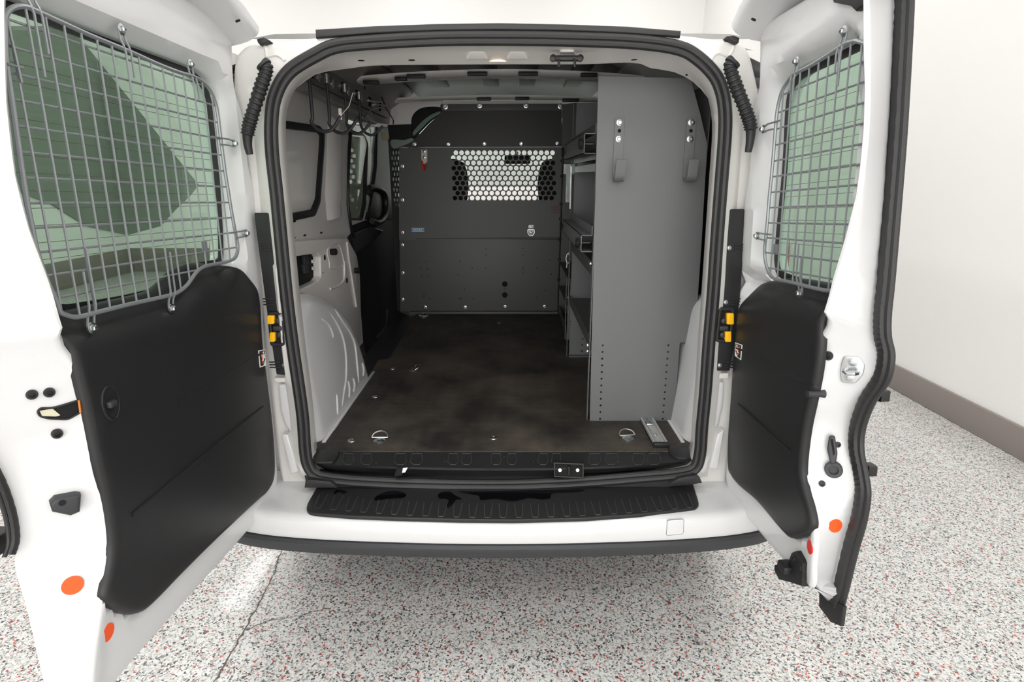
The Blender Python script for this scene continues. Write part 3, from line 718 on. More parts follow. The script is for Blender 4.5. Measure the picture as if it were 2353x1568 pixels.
A = [A[k] for k in kp]; mid = [mid[k] for k in kp]; Bi2 = inset(B, -.02); Bi6 = inset(B, -.06); B2_ = [Bi2[k] for k in kp]; B6_ = [Bi6[k] for k in kp]; B = [B[k] for k in kp]
mb.loft([[OP.w(u, v, -.001) for u, v in A], [OP.w(u, v, -.03) for u, v in A], [P2.w(u, v, .055) for u, v in mid], [P2.w(u, v, .012) for u, v in B], [P2.w(u, v, .0) for u, v in B], [P2.w(u, v, -.006) for u, v in B2_], [P2.w(u, v, -.006) for u, v in B6_]], closed=False)
inner = part('opening_return', mb, M['paint_in'], VAN); suI = Surf(mb)
for q in ((747, 174), (830, 139), (946, 138), (1578, 172), (1457, 137)):
    r_ = suI.hit(*q)
    if r_: part('panel_slot', disc_mb(r_[0], r_[1], .009, .001, .003), M['hole'], VAN)
# pressed bosses in the header
for cx_ in (1096, 1189, 1303):
    o = [P2.at(a, b, .05) for a, b in ((cx_ - 25, 132), (cx_ - 16, 114), (cx_ + 16, 114), (cx_ + 25, 132))]
    r_ = suI.hit(cx_, 122)
    if r_:
        pl = frame_at(*r_); oo = pl.P([(cx_ - 26, 133), (cx_ - 16, 114), (cx_ + 16, 114), (cx_ + 26, 133)])
        part('header_boss', MB().slab(pl, rcorner(oo, .006), -.004, .006, r=.004), M['paint_in'], VAN)
# top latch on the header, dome lamp
p = PY(1302, 134, .045); mb = MB()
mb.box((p.x - .036, p.y - .006, p.z - .007), (p.x + .036, p.y + .01, p.z + .007), r=.004)
mb.tube([(p.x - .022, p.y - .004, p.z - .004), (p.x - .022, p.y - .02, p.z - .008), (p.x - .022, p.y - .022, p.z - .026)], .0035, 8); mb.tube([(p.x + .020, p.y - .004, p.z - .004), (p.x + .020, p.y - .02, p.z - .008), (p.x + .020, p.y - .022, p.z - .026)], .0035, 8)
mb.lathe((p.x - .036, p.y - .002, p.z), (0, -1, 0), [(.009, -.005), (.009, .004), (.004, .006)], 12); mb.lathe((p.x + .036, p.y - .002, p.z), (0, -1, 0), [(.009, -.005), (.009, .004), (.004, .006)], 12)
part('upper_latch', mb, M['black'], VAN)
p = PY(1144, 143, .13)
part('dome_lamp', MB().slab(Pl((p.x, .13, p.z + .004), (1, 0, 0), (0, 1, .1), (0, 0, -1)), circ(0, 0, .032, 20, .012), -.012, .003, r=.002), M['dome'], VAN)
# roof edge rubber strip, corner plugs
P3 = Pl(OP.w(0, 0, .0), OP.u, OP.v, OP.n)
o = (P3.P([(727, 70), (860, 62), (1000, 57), (1145, 55), (1300, 58), (1440, 63), (1563, 73), (1561, 88), (1440, 79), (1300, 73), (1145, 71), (1000, 73), (860, 79), (728, 90)]))
part('roof_edge_strip', MB().slab(P3, o, -.02, .010, r=.004), M['rubber'], VAN)
for o in ([(594, 93), (610, 88), (621, 94), (612, 103), (601, 106), (596, 100)], [(1667, 86), (1683, 84), (1696, 90), (1694, 101), (1687, 103), (1678, 98)]):
    part('corner_plug', MB().slab(P3, P3.P(o), -.02, .012, r=.003), M['rubber'], VAN)
# pressed channel lines near the top corners
for pts in ([(607, 104), (612, 116), (614, 130), (632, 126), (645, 130), (655, 140)], [(1685, 106), (1682, 118), (1672, 128), (1652, 122), (1640, 128), (1634, 138)]):
    L = [suF.hit(*q) for q in catm(pts, 4, False)]; part('pressed_bead', MB().tube([q[0] for q in L if q], .0045, 8), M['jamb'], VAN)
# ribbed wiring boots between body and doors
def boot(pxs, yd, r0):
    P = [PY(a, b, yd) for a, b in pxs]; P = catm([tuple(q) for q in P], 24, False); n = len(P); mb = MB()
    def rad(t):
        i = t * (n - 1)
        if t < .10: return r0 * 1.15
        if t > .72: return r0 * (.75 - .25 * (t - .72) / .28)
        return r0 * (.96 + .075 * (1 if (int(t * 56) % 2) else -1))
    Q = []; 
    mb.tube(P, rad, 14); return mb
part('wiring_boot', boot([(604, 148), (612, 160), (598, 205), (580, 262), (570, 300), (569, 330), (574, 355)], -.075, .0165), M['rubber'], VAN)
part('wiring_boot', boot([(1686, 142), (1678, 155), (1692, 200), (1712, 250), (1724, 288), (1724, 320), (1719, 350)], -.075, .0165), M['rubber'], VAN)
# black jamb covers with door check latches
for side, poly, lx in ((-1, [(582, 489), (638, 489), (651, 600), (665, 720), (680, 830), (684, 866), (634, 862), (618, 760), (600, 630)], 634), (1, [(1654, 481), (1712, 480), (1710, 560), (1704, 660), (1694, 760), (1678, 854), (1622, 853), (1631, 760), (1641, 660), (1649, 560)], 1670)):
    part('jamb_cover', MB().slab(OP, rcorner(OP.P(poly, -.008), .004), -.075, -.010, r=.004), M['plastic'], VAN)
    for yy, dx in ((570, -12), (695, -4), (840, 10)):
        c = OP.at(lx + (dx - 12 if side < 0 else -dx + 18), yy, -.008); m2 = MB()
        for k in range(3): m2.slab(OP, rect(c[0] - .016, c[1] - .008 + k * .008, c[0] + .016, c[1] - .005 + k * .008), -.012, -.006, r=.001)
        part('cover_vents', m2, M['black'], VAN)
        c = OP.at(lx + (dx + 9 if side < 0 else -dx - 6), yy, -.008)
        part('cover_screw', screw_mb(OP.w(c[0], c[1], -.0095), OP.n, .004, .002), M['steel'], VAN)
    cs = [(lx - 20, 716), (lx + 19, 716), (lx + 25, 795), (lx - 12, 797)] if side < 0 else [(lx - 19, 706), (lx + 20, 706), (lx + 10, 790), (lx - 28, 786)]
    o = rcorner(OP.P(cs, -.005), .012); lb = part('check_latch', MB().slab(OP, o, -.02, .0, holes=[inset(o, .010)], r=.003), M['black'], VAN)
    part('latch_pocket', MB().slab(OP, inset(o, .004), -.02, -.008), M['hole'], lb)
    ys = ((735, 16, 20), (775, 12, 22)) if side < 0 else ((733, 16, 26), (774, 14, 24))
    for k, (yy, w_, h_) in enumerate(ys):
        xx = (lx - 12 + k * 4) if side < 0 else (lx + 8 - k * 5)
        o2 = rcorner(OP.P([(xx - w_ / 2, yy - h_ / 2), (xx + w_ / 2, yy - h_ / 2), (xx + w_ / 2, yy + h_ / 2), (xx - w_ / 2, yy + h_ / 2)], -.0), .004)
        part('yellow_stop', MB().slab(OP, o2, -.015, .003, r=.002), M['yellow'], lb)
    c = OP.at(lx + (4 if side < 0 else -6), 755, 0); m2 = MB(); 
    m2.lathe(OP.w(c[0], c[1] + .02, -.012), OP.n, [(.008, -.002), (.008, .008), (.004, .010)], 14); m2.lathe(OP.w(c[0], c[1] - .02, -.012), OP.n, [(.008, -.002), (.008, .008), (.004, .010)], 14)
    m2.box((c[0] - .014, OP.w(c[0], c[1]).y - .004, OP.w(c[0], c[1]).z - .007), (c[0] + .012, OP.w(c[0], c[1]).y + .02, OP.w(c[0], c[1]).z + .007), r=.004)
    part('latch_rollers', m2, M['bumperblk'], lb)
    # painted pocket below the cover
    s_ = -1 if side < 0 else 1
    pk = [(640, 882), (668, 882), (676, 930), (684, 985), (672, 998), (655, 975), (645, 940)] if side < 0 else [(1634, 878), (1664, 876), (1660, 930), (1650, 975), (1636, 992), (1626, 985), (1630, 930)]
    part('jamb_pocket', MB().slab(OP, rcorner(OP.P(pk, -.03), .01), -.06, -.022, r=.008), M['paint'], VAN)
    ck = [(632, 866), (672, 866), (674, 876), (636, 878)] if side < 0 else [(1632, 857), (1672, 855), (1670, 868), (1634, 870)]
    part('jamb_step', MB().slab(OP, OP.P(ck, -.03), -.06, -.018, r=.004), M['jamb'], VAN)
part('sill_lower_strip', MB().slab(OP, OP.P([(700, 1094), (771, 1106), (861, 1114), (1000, 1119), (1180, 1120), (1339, 1113), (1466, 1103), (1568, 1092), (1598, 1084), (1602, 1112), (1480, 1124), (1180, 1136), (860, 1132), (706, 1118)], .001), -.012, .002), M['rubber'], VAN)
# rubber wedges beside the sill
for o in ([(702, 1105), (712, 1102), (760, 1108), (775, 1121), (700, 1121)], [(1540, 1112), (1560, 1100), (1598, 1092), (1608, 1098), (1613, 1110), (1580, 1113)]):
    pl = Pl((0, -.115, .5), (1, 0, 0), (0, 0, 1), (0, -1, 0)); part('rubber_wedge', MB().slab(pl, pl.P(o), -.012, .002, r=.002), M['rubber'], VAN)
# white painted gussets at the lower corners
for o in ([(646, 1000), (660, 1000), (684, 1085), (668, 1092)], [(1650, 1000), (1664, 990), (1650, 1080), (1630, 1078)]):
    part('jamb_gusset', MB().slab(OP, OP.P(o, -.01), -.05, -.012, r=.004), M['paint'], VAN)
# ------------------------------------------------------------------ bumper
half = [(0, -.262), (.15, -.260), (.3, -.254), (.45, -.245), (.58, -.232), (.68, -.215), (.76, -.19), (.82, -.15), (.86, -.09), (.88, -.01), (.885, .10), (.885, .2)]
plan = [(-x, y) for x, y in reversed(half)] + half[1:]
plan = catm(plan, 3, False)
def nrm2(i):
    a = plan[max(i - 1, 0)]; b = plan[min(i + 1, len(plan) - 1)]; d = Vector((b[0] - a[0], b[1] - a[1])).normalized(); return Vector((d.y, -d.x))
def ring(off, z): return [Vector((CX + plan[i][0] + nrm2(i).x * off, plan[i][1] + nrm2(i).y * off, z)) for i in range(len(plan))]
prof_w = [(-.035, .485), (-.018, .484), (-.008, .480), (-.001, .472), (.002, .465), (.002, .440), (-.002, .413), (-.012, .405), (-.02, .38)]
mb = MB(); mb.loft([ring(*q) for q in prof_w], closed=False)
pz = Pl((0, 0, .485), (1, 0, 0), (0, 1, 0), (0, 0, 1))
top_o = [(q.x, q.y) for q in ring(-.035, 0)][4:-4]
top_o = top_o + [(top_o[-1][0], .02), (top_o[0][0], .02)]
mb.sheet(pz, top_o, 0.0)
bump = part('bumper_cover', mb, M['paint'], VAN); suB = Surf(mb)
prof_b = [(-.012, .409), (.004, .411), (.011, .404), (.012, .395), (.004, .372), (-.010, .362), (-.04, .352), (-.15, .346)]
mb = MB(); mb.loft([ring(*q) for q in prof_b], closed=False); part('bumper_lower_strip', mb, M['bumperblk'], VAN)
# tow-eye cover outline on the bumper
r_ = suB.hit(1551, 1212); pl = frame_at(*r_); o = rcorner(pl.P([(1533, 1196), (1571, 1193), (1570, 1227), (1531, 1231)]), .006)
part('tow_eye_cover', MB().slab(pl, o, -.004, .0012, r=.0008), M['paint'], VAN)
pt = [pl.w(u, v, .0008) for u, v in o]; part('cover_gap', MB().tube(pt, .0006, 5, closed=True), M['bumperblk'], VAN)
# step pad
PZP = Pl((0, 0, .490), (1, 0, 0), (0, 1, 0), (0, 0, 1))
pad = [(727, 1123), (707, 1158), (704, 1170), (708, 1177), (723, 1181), (810, 1188), (937, 1193), (1060, 1196), (1180, 1197), (1338, 1193), (1466, 1184), (1568, 1173), (1598, 1169), (1606, 1161), (1604, 1151), (1590, 1104), (1500, 1102), (1180, 1108), (900, 1108), (735, 1110)]
PO = rcorner(PZP.P(pad), .008); mb = MB().slab(PZP, PO, -.008, .003, r=.003)
xs = [730, 766, 800.6, 835, 871, 906, 942, 978, 1013.5, 1049, 1085, 1120.6, 1156, 1193, 1230, 1266, 1303, 1338, 1374, 1411, 1445.6, 1481, 1516, 1550, 1584.6]
part('step_pad', mb, M['plastic'], VAN, 'black ribbed step pad on the bumper')
rib = MB()
for x in xs:
    yb = 1190 - 24 * ((x - 1150) / 440) ** 2; lean = (1150 - x) / 440 * 12
    pts = [(x - 9 + lean * 1.2, yb - 32), (x - 7, yb - 3), (x - 5, yb), (x + 5, yb), (x + 7, yb - 3), (x + 10 + lean * 1.2, yb - 32)]
    rib.tube([PZ(a, b, .4935) for a, b in pts], .0014, 5)
part('step_pad_ribs', rib, M['emboss'], VAN)
# water on the pad
def puddle(pts, label):
    pl = Pl((0, 0, .4935), (1, 0, 0), (0, 1, 0), (0, 0, 1)); return solo('water_puddle', MB().slab(pl, catm(pl.P(pts), 4), .0002, .0012, r=.0004, seg=1), M['water'], label, 'puddle', None)
puddle([(767, 1133), (775, 1127), (788, 1127), (797, 1132), (790, 1135), (778, 1132), (770, 1136)], 'small curl of water at the left end of the black step pad')
puddle([(861, 1146), (868, 1139), (885, 1132), (905, 1129), (922, 1131), (933, 1138), (926, 1145), (900, 1147), (875, 1150), (862, 1151)], 'oval water puddle on the black step pad')
puddle([(1007, 1137), (1018, 1131), (1035, 1131), (1045, 1139), (1062, 1148), (1048, 1150), (1042, 1158), (1030, 1168), (1026, 1162), (1031, 1152), (1024, 1147), (1010, 1147)], 'branching water spill on the step pad left of its middle')
puddle([(1055, 1130), (1120, 1130), (1200, 1128), (1280, 1127), (1340, 1126), (1325, 1132), (1270, 1135), (1264, 1146), (1245, 1149), (1215, 1146), (1180, 1153), (1140, 1148), (1105, 1150), (1100, 1140), (1070, 1134)], 'long wide water spill along the middle of the step pad')
# ------------------------------------------------------------------ sill and mat
def rowpx(pts, z, n=30):
    P = [PZ(a, b, z) for a, b in pts]; P = [tuple(q) for q in P]; c = catm(P, 12, False); L = []
    x0, x1 = c[0][0], c[-1][0]
    for k in range(n + 1):
        x = x0 + (x1 - x0) * k / n
        for i in range(len(c) - 1):
            if c[i][0] <= x + 1e-9 <= c[i + 1][0] + 2e-9:
                t = (x - c[i][0]) / max(c[i + 1][0] - c[i][0], 1e-9); L.append(Vector([c[i][j] + (c[i + 1][j] - c[i][j]) * t for j in range(3)])); break
        else: L.append(Vector(c[-1]))
    return L
rows = [rowpx([(716, 1000), (1176, 1000), (1596, 1000)], .558), rowpx([(719, 1040), (1176, 1040), (1593, 1040)], .561), rowpx([(722, 1058), (750, 1068), (950, 1074), (1180, 1077), (1400, 1072), (1560, 1062), (1596, 1052)], .560),
        rowpx([(723, 1062), (752, 1072), (950, 1079), (1180, 1082), (1400, 1077), (1560, 1066), (1597, 1056)], .553), rowpx([(726, 1072), (760, 1082), (950, 1090), (1180, 1094), (1400, 1088), (1560, 1077), (1602, 1063)], .520)]
def rowop(pts, nn):
    P = [tuple(OP.w(*OP.at(a_, b_, nn), nn)) for a_, b_ in pts]; c = catm(P, 12, False); x0, x1 = rows[-1][0].x, rows[-1][-1].x; L = []
    for k in range(31):
        x = x0 + (x1 - x0) * k / 30; L.append(Vector(min(c, key=lambda q: abs(q[0] - x))))
    return L
EP = [(722, 1072), (735, 1086), (765, 1095), (950, 1104), (1180, 1107), (1400, 1101), (1560, 1089), (1596, 1076), (1606, 1062)]
rows += [rowop([(a_, b_ - 6) for a_, b_ in EP], -.004), rowop([(a_, b_ + 3) for a_, b_ in EP], .004)]
mb = MB(); mb.loft(rows, closed=False); part('sill_trim', mb, M['plastic'], VAN, 'black moulded sill trim')
for cx_, w_ in ((800, 26), (842, 26), (920, 28), (957, 28), (1041, 24), (1072, 24), (1140, 24), (1176, 22), (1248, 24), (1278, 22), (1366, 28), (1405, 30), (1467, 28), (1503, 30)):
    pts = [(cx_ - w_ / 2 + 3, 1043), (cx_ - w_ / 2, 1062), (cx_ - w_ / 4, 1068), (cx_ + w_ / 4, 1068), (cx_ + w_ / 2, 1061), (cx_ + w_ / 2 - 2, 1043)]
    part('sill_embossing', MB().tube([PZ(a, b, .5615) for a, b in pts], .0012, 5, closed=True), M['emboss'], VAN)
for o in ([(716, 1062), (737, 1036), (780, 1036), (776, 1052), (765, 1064), (724, 1064)], [(1532, 1030), (1590, 1030), (1596, 1050), (1585, 1055), (1556, 1054), (1540, 1046)]):
    pl = Pl((0, 0, .563), (1, 0, 0), (0, 1, 0), (0, 0, 1)); part('corner_pad', MB().slab(pl, rcorner(pl.P(o), .01), -.003, .003, r=.002), M['plastic'], VAN)
for q in ((790, 1054), (864, 1065), (1022, 1061), (1158, 1051), (1226, 1060), (1386, 1057), (1521, 1043)):
    part('sill_screw', screw_mb(PZ(*q, .561), (0, 0, 1), .0035, .002), M['black'], VAN)
# lower striker recess and torn slot
P4 = Pl((0, -.112, .5), (1, 0, 0), (0, .25, 1), (0, -1, 0))
c = [P4.at(*q) for q in ((1272, 1062), (1341, 1065), (1341, 1099), (1273, 1096))]
sr = part('lower_striker', MB().slab(P4, c, -.02, .006, holes=[inset(c, .004)], r=.001), M['black'], VAN)
part('striker_recess', MB().slab(P4, inset(c, .003), -.02, .001), M['hole'], sr)
x0 = sum(q[0] for q in c) / 4; y0 = sum(q[1] for q in c) / 4
part('striker_bar', MB().tube([P4.w(x0, y0 + .012, .0), P4.w(x0, y0 + .012, .012), P4.w(x0, y0 - .010, .012), P4.w(x0, y0 - .010, .0)], .003, 8), M['black'], sr)
for s_ in (-.026, .026): part('striker_screw', screw_mb(P4.w(x0 + s_, y0, .0015), P4.n, .0035, .002), M['steel'], sr)
o = [P4.at(*q) for q in ((912, 1076), (941, 1072), (930, 1082), (924, 1092), (906, 1095))]
part('sill_slot', MB().slab(P4, o, -.01, .004), M['hole'], VAN); o = [P4.at(*q, .004) for q in ((926, 1076), (937, 1075), (931, 1086), (924, 1087))]
part('slot_paint', MB().slab(P4, o, .003, .005), M['paint'], VAN)
# cargo floor
mb = MB(); mb.box((-.71, .0, .535), (.64, 3.9, .556)); part('cargo_floor', mb, M['black'], VAN)
PM = Pl((0, 0, .56), (1, 0, 0), (0, 1, 0), (0, 0, 1))
mo = PM.P([(719, 1040), (716, 1022), (745, 1014), (770, 990), (852, 866), (853, 860), (868, 828), (895, 826), (955, 722), (1176, 722), (1330, 722)]) + [(.70, 1.87), (.70, .80), (.56, .74), (.545, .25), (.565, .08), (.60, .06)] + PM.P([(1594, 1040)])
mt = solo('cargo_mat', MB().slab(PM, mo, -.003, .004, r=.002), M['mat'], 'worn black rubber mat covering the cargo floor', 'floor mat')
PM2 = .564
# tie-down rings
def ring_thing(px, py, rot, label):
    c = PZ(px, py, PM2); t = thing('tie_down_ring', c, label, 'tie-down ring', 'steel tie-down rings on the cargo floor')
    mb = MB().lathe(c, (0, 0, 1), [(.020, 0), (.020, .002), (.012, .006), (.005, .007), (.0001, .005)], 20); part('base', mb, M['steel'], t)
    R3 = Matrix.Rotation(rot, 3, 'Z'); pts = []
    for k in range(13):
        a = pi * k / 12; pts.append(c + R3 @ Vector((.026 * cos(a), .008 + .022 * sin(a), .008 + .012 * sin(a))))
    pts = [pts[0]] + pts + [pts[-1]]
    mb = MB().tube(pts[1:-1] , .0026, 8); mb.tube([c + R3 @ Vector((-.026, .008, .008)), c + R3 @ Vector((.026, .008, .008))], .0026, 8); part('ring', mb, M['steel'], t)
    return t
ring_thing(872, 1013, 0, 'steel ring by the left wheel arch near the sill'); ring_thing(1443, 1008, .15, 'steel ring left of the aluminium floor track')
ring_thing(950, 850, -1.4, 'steel ring at the far end of the left wheel arch'); ring_thing(973, 730, 0, 'steel ring at the foot of the grey partition, far left')
for q, l in (((808, 1013), 'round floor bolt between the left wheel arch and near ring'), ((1134, 1007), 'round floor bolt in the middle of the mat near the sill'), ((902, 848), 'floor bolt on the mat left of the far ring'), ((863, 912), 'floor bolt on the mat beside the left wheel arch'), ((1147, 743), 'floor bolt on the mat near the partition')):
    p = PZ(*q, PM2); solo('floor_bolt', MB().lathe(p, (0, 0, 1), [(.013, 0), (.012, .002), (.006, .004), (.005, .003), (.0001, .002)], 18), M['steel'], l, 'bolt', 'bolts on the cargo mat')
# aluminium track
a = PZ(1500, 972, PM2); b_ = PZ(1520, 1030, PM2); tr = thing('floor_track', (.45, .1, PM2), 'short aluminium track on the mat beneath the shelving end', 'track')
x0, x1 = .449, .494; y0, y1 = .035, .30
mb = MB(); mb.box((x0, y0, PM2), (x1, y1, PM2 + .004)); mb.box((x0, y0, PM2), (x0 + .006, y1, PM2 + .013)); mb.box((x1 - .006, y0, PM2), (x1, y1, PM2 + .013)); mb.box((x0 + .012, y0, PM2), (x0 + .016, y1, PM2 + .008)); mb.box((x1 - .016, y0, PM2), (x1 - .012, y1, PM2 + .008))
part('channel', mb, M['alu'], tr); part('end_cap', MB().box((x0 - .002, y0 - .012, PM2), (x1 + .002, y0 + .002, PM2 + .015), r=.002), M['black'], tr)
part('channel_bolt', screw_mb(((x0 + x1) / 2, .11, PM2 + .004), (0, 0, 1), .004, .003), M['steel'], tr)
part('channel_clip', MB().box((x0 + .010, .18, PM2 + .004), (x1 - .012, .215, PM2 + .012), r=.003), M['steel'], tr)
# ------------------------------------------------------------------ wheel arches inside
archp = [(.035, .555), (.03, .70), (.035, .85), (.06, .96), (.12, 1.015), (.22, 1.03), (.36, 1.00), (.50, .945), (.61, .87), (.69, .76), (.735, .65), (.755, .555)]
for side in (-1, 1):
    xx = -.612 if side < 0 else .556
    PA = Pl((xx, 0, .56), (0, 1, 0), (side * .10, 0, 1), (-side, 0, 0))
    o = [(a, (b - .56) if b > .56 else -.12) for a, b in catm(archp, 3, False)]; mb = MB().slab(PA, o, -.20, 0, r=.075, seg=6); suA = Surf(mb)
    part('wheel_arch', mb, M['paint'], VAN)
    part('arch_flange', MB().box((xx - .006 - .006 * side, .06, .556), (xx + .006 - .006 * side, .76, .567), r=.002), M['paint'], VAN)
    if side < 0:
        for pts in ([(737, 732), (752, 742), (762, 760), (766, 778)], [(757, 717), (775, 745), (789, 780), (795, 820), (795, 870), (790, 905), (786, 937)], [(768, 709), (785, 735), (802, 760), (815, 790), (821, 840), (825, 884)], [(781, 697), (796, 712), (808, 738)], [(774, 905), (775, 930), (776, 955)], [(800, 875), (803, 895), (802, 915)], [(811, 868), (815, 885), (812, 902)], [(832, 833), (836, 850), (834, 865)]):
            L = [suA.hit(*q) for q in catm(pts, 5, False)]; L = [q[0] - q[1] * .003 for q in L if q]
            if len(L) > 2: part('pressed_rib', MB().tube(L, lambda t: .0075 * (1 - .6 * abs(2 * t - 1) ** 6), 10), M['paint'], VAN)
# ------------------------------------------------------------------ interior walls
WL = Pl((-.78, 0, 0), (0, 1, 0), (0, 0, 1), (1, 0, 0))
edge = WL.P([(800, 290), (800, 303), (797, 410), (803, 517), (806, 536), (797, 546), (810, 570), (820, 589), (827, 636), (829, 715)])
o = [(.06, .55), (.06, 1.72), (1.30, 1.72)] + edge + [(edge[-1][0], .55)]
gk = rcorner([(.30, 1.235)] + WL.P([(721, 497), (733, 466), (742, 339), (743, 303), (731, 289)]) + [(.30, 1.565)], .02)
pk = rcorner(WL.P([(672, 593), (731, 582), (737, 590), (738, 636), (731, 646), (682, 674)], .03), .008)
mb = MB().slab(WL, o, -.02, 0, holes=[inset(gk, .012), pk], r=0)
part('side_panel', mb, M['paint_in'], VAN)
g = MB().slab(WL, gk, -.012, .008, holes=[inset(gk, .026)], r=.004); part('window_gasket', g, M['black'], VAN)
part('window_blank', MB().slab(WL, inset(gk, .008), -.016, -.008), M['paint_in'], VAN)
for q, a in (((676, 509), .004), ((700, 541), .004), ((738, 535), .004), ((675, 547), .004)):
    c = WL.at(*q); part('panel_slot', MB().slab(WL, circ(c[0], c[1], .016, 14, .0035), -.001, .0012), M['hole'], VAN)
# lower wall bulges inwards below the window ledge
PLW = Pl((-.745, 0, 0), (0, 1, 0), (0, 0, 1), (1, 0, 0))
lo = [(.06, .6), (.06, 1.165)] + PLW.P([(676, 556), (776, 548), (797, 547), (810, 570), (820, 589), (827, 636), (829, 712)])
lo = lo + [(lo[-1][0] - .02, .6)]
pk = rcorner(PLW.P([(660, 593), (731, 582), (737, 590), (738, 636), (731, 646), (670, 676)]), .008)
mb = MB().slab(PLW, lo, -.03, 0, holes=[pk], r=.006)
lw = part('lower_side_panel', mb, M['paint_in'], VAN); suW = Surf(mb)
part('access_void', MB().slab(PLW, inset(pk, -.01), -.06, -.032), M['hole'], lw)
m2 = MB()
for q in ((716, 597), (716, 617), (684, 606)):
    c = PLW.at(*q); m2.slab(PLW, rcorner(rect(c[0] - .02, c[1] - .018, c[0] + .02, c[1] + .018), .004), -.03, -.018, r=.002)
part('latch_housing', m2, M['bumperblk'], lw)
for q in ((728, 601), (729, 617), (679, 619)):
    c = PLW.at(*q); part('steel_tab', MB().box((-.765, c[0] - .004, c[1] - .006), (-.758, c[0] + .004, c[1] + .006)), M['white'], lw)
for q, rr in (((746, 592), .011), ((760, 579), .013), ((742, 627), .003), ((797, 645), .013)):
    r_ = suW.hit(*q)
    if r_: part('round_hole', disc_mb(r_[0], r_[1], rr, .001), M['hole'], lw)
r_ = suW.hit(762, 579)
if r_: part('rubber_stop', MB().lathe(r_[0], (1, 0, 0), [(.013, -.002), (.014, .018), (.010, .022)], 16), M['black'], lw)
r_ = suW.hit(815, 622)
if r_: part('rubber_stop', MB().lathe(r_[0], (1, 0, 0), [(.013, -.002), (.014, .018), (.010, .022)], 16), M['black'], lw)
for pts in ([(752, 575), (775, 560), (785, 580), (788, 610), (760, 618), (756, 600)],):
    L = [suW.hit(*q) for q in catm(pts, 4)]; L = [q[0] for q in L if q]; part('pressed_bead', MB().tube(L, .0035, 6, closed=True), M['paint_in'], lw)
for pts in ([(795, 540), (800, 590), (808, 640), (818, 705)], [(758, 664), (780, 655), (790, 640), (790, 600)]):
    L = [suW.hit(*q) for q in catm(pts, 5, False)]; L = [q[0] for q in L if q]
    if len(L) > 2: part('pressed_bead', MB().tube(L, .006, 8), M['paint_in'], lw)
# pillar bulge between window and sliding door
L = [WL.w(*q, -.006) for q in WL.P([(770, 290), (768, 340), (766, 400), (764, 460), (768, 500)])]
part('pillar', MB().tube(L, .03, 14, ry=.10, up=(1, 0, 0)), M['paint_in'], VAN)
L = [WL.w(*q, .004) for q in WL.P([(804, 296), (801, 340), (798, 400), (797, 470), (803, 515), (812, 545)])]
part('door_edge_seal', MB().tube(L, .008, 8), M['black'], VAN)
# sliding side door seen from inside
SD = Pl((-.82, 0, 0), (0, 1, 0), (0, 0, 1), (1, 0, 0))
wo = rcorner(SD.P([(796, 305), (836, 308), (845, 330), (840, 470), (832, 506), (796, 505)]), .03)
so = SD.P([(780, 285), (875, 285), (868, 420), (858, 520), (780, 520)])
sd = part('sliding_door', MB().slab(SD, so, -.03, 0, holes=[wo], r=.004), M['paint_in'], VAN)
part('door_window_glass', MB().slab(SD, inset(wo, -.004), -.022, -.018), M['glassdark'], sd)
part('window_seal', MB().slab(SD, inset(wo, -.002), -.016, .004, holes=[inset(wo, .010)], r=.002), M['black'], sd)
br = SD.P([(845, 452), (862, 462), (866, 475), (863, 492), (845, 497), (838, 480)]); part('window_bracket', MB().slab(SD, rcorner(br, .008), .0, .008, r=.002), M['silver'], sd)
for q in ((855, 482), (842, 478), (866, 375)):
    c = SD.at(*q, .008); part('bracket_screw', screw_mb(SD.w(c[0], c[1], .008), SD.n, .006, .003), M['steel'], sd)
tr_ = SD.P([(802, 522), (840, 508), (868, 500), (900, 500), (920, 500), (920, 722), (905, 740), (872, 835), (850, 852), (838, 800), (815, 720), (829, 640), (797, 546)], .01)
part('lower_trim', MB().slab(SD, tr_, -.03, .012, r=.006), M['dark'], sd)
pp = SD.P([(868, 285), (905, 290), (915, 340), (918, 505), (846, 505), (858, 440), (866, 380)], .02); part('pillar_trim', MB().slab(SD, pp, -.03, .02, r=.01), M['black'], sd)
L = [SD.w(*q, .035) for q in catm(SD.P([(848, 447), (850, 432), (866, 432), (882, 442), (887, 465), (885, 495), (872, 512), (855, 508)], .035), 4, False)]
part('grab_handle', MB().tube(L, .017, 12), M['plastic'], sd)
c = SD.P([(876, 303), (887, 306), (890, 323), (880, 321)], .022); part('amber_tape', MB().slab(SD, c, .019, .0215), M['gold'], sd)
part('belt_arm', MB().slab(SD, rcorner(SD.P([(800, 540), (850, 520), (880, 530), (850, 560), (812, 585)], .02), .01), .005, .03, r=.008), M['plastic'], sd)
L = [SD.w(*q, .03) for q in SD.P([(866, 775), (880, 760), (888, 745), (889, 710)], .03)]; part('door_runner', MB().tube(L, .006, 6), M['bumperblk'], sd)
# upper side structure, roof skin and cross members
part('upper_side_rail', MB().loft([[Vector((-.765, y, 1.68)), Vector((-.705, y, 1.675)), Vector((-.70, y, 1.70)), Vector((-.69, y, 1.755)), Vector((-.62, y, 1.80)), Vector((-.56, y, 1.835)), Vector((-.56, y, 1.85)), Vector((-.69, y, 1.81)), Vector((-.765, y, 1.74))] for y in (.55, 1.9)], cap0=True, cap1=True), M['siderail'], VAN)
part('upper_side_rail', MB().loft([[Vector((.70, y, 1.66)), Vector((.66, y, 1.70)), Vector((.61, y, 1.75)), Vector((.55, y, 1.795)), Vector((.49, y, 1.83)), Vector((.49, y, 1.85)), Vector((.62, y, 1.81)), Vector((.70, y, 1.74))] for y in (.55, 1.9)], cap0=True, cap1=True), M['paint_in'], VAN)
RP = ((.10, 1.735), (.30, 1.79), (.55, 1.845), (.9, 1.868), (3.0, 1.868))
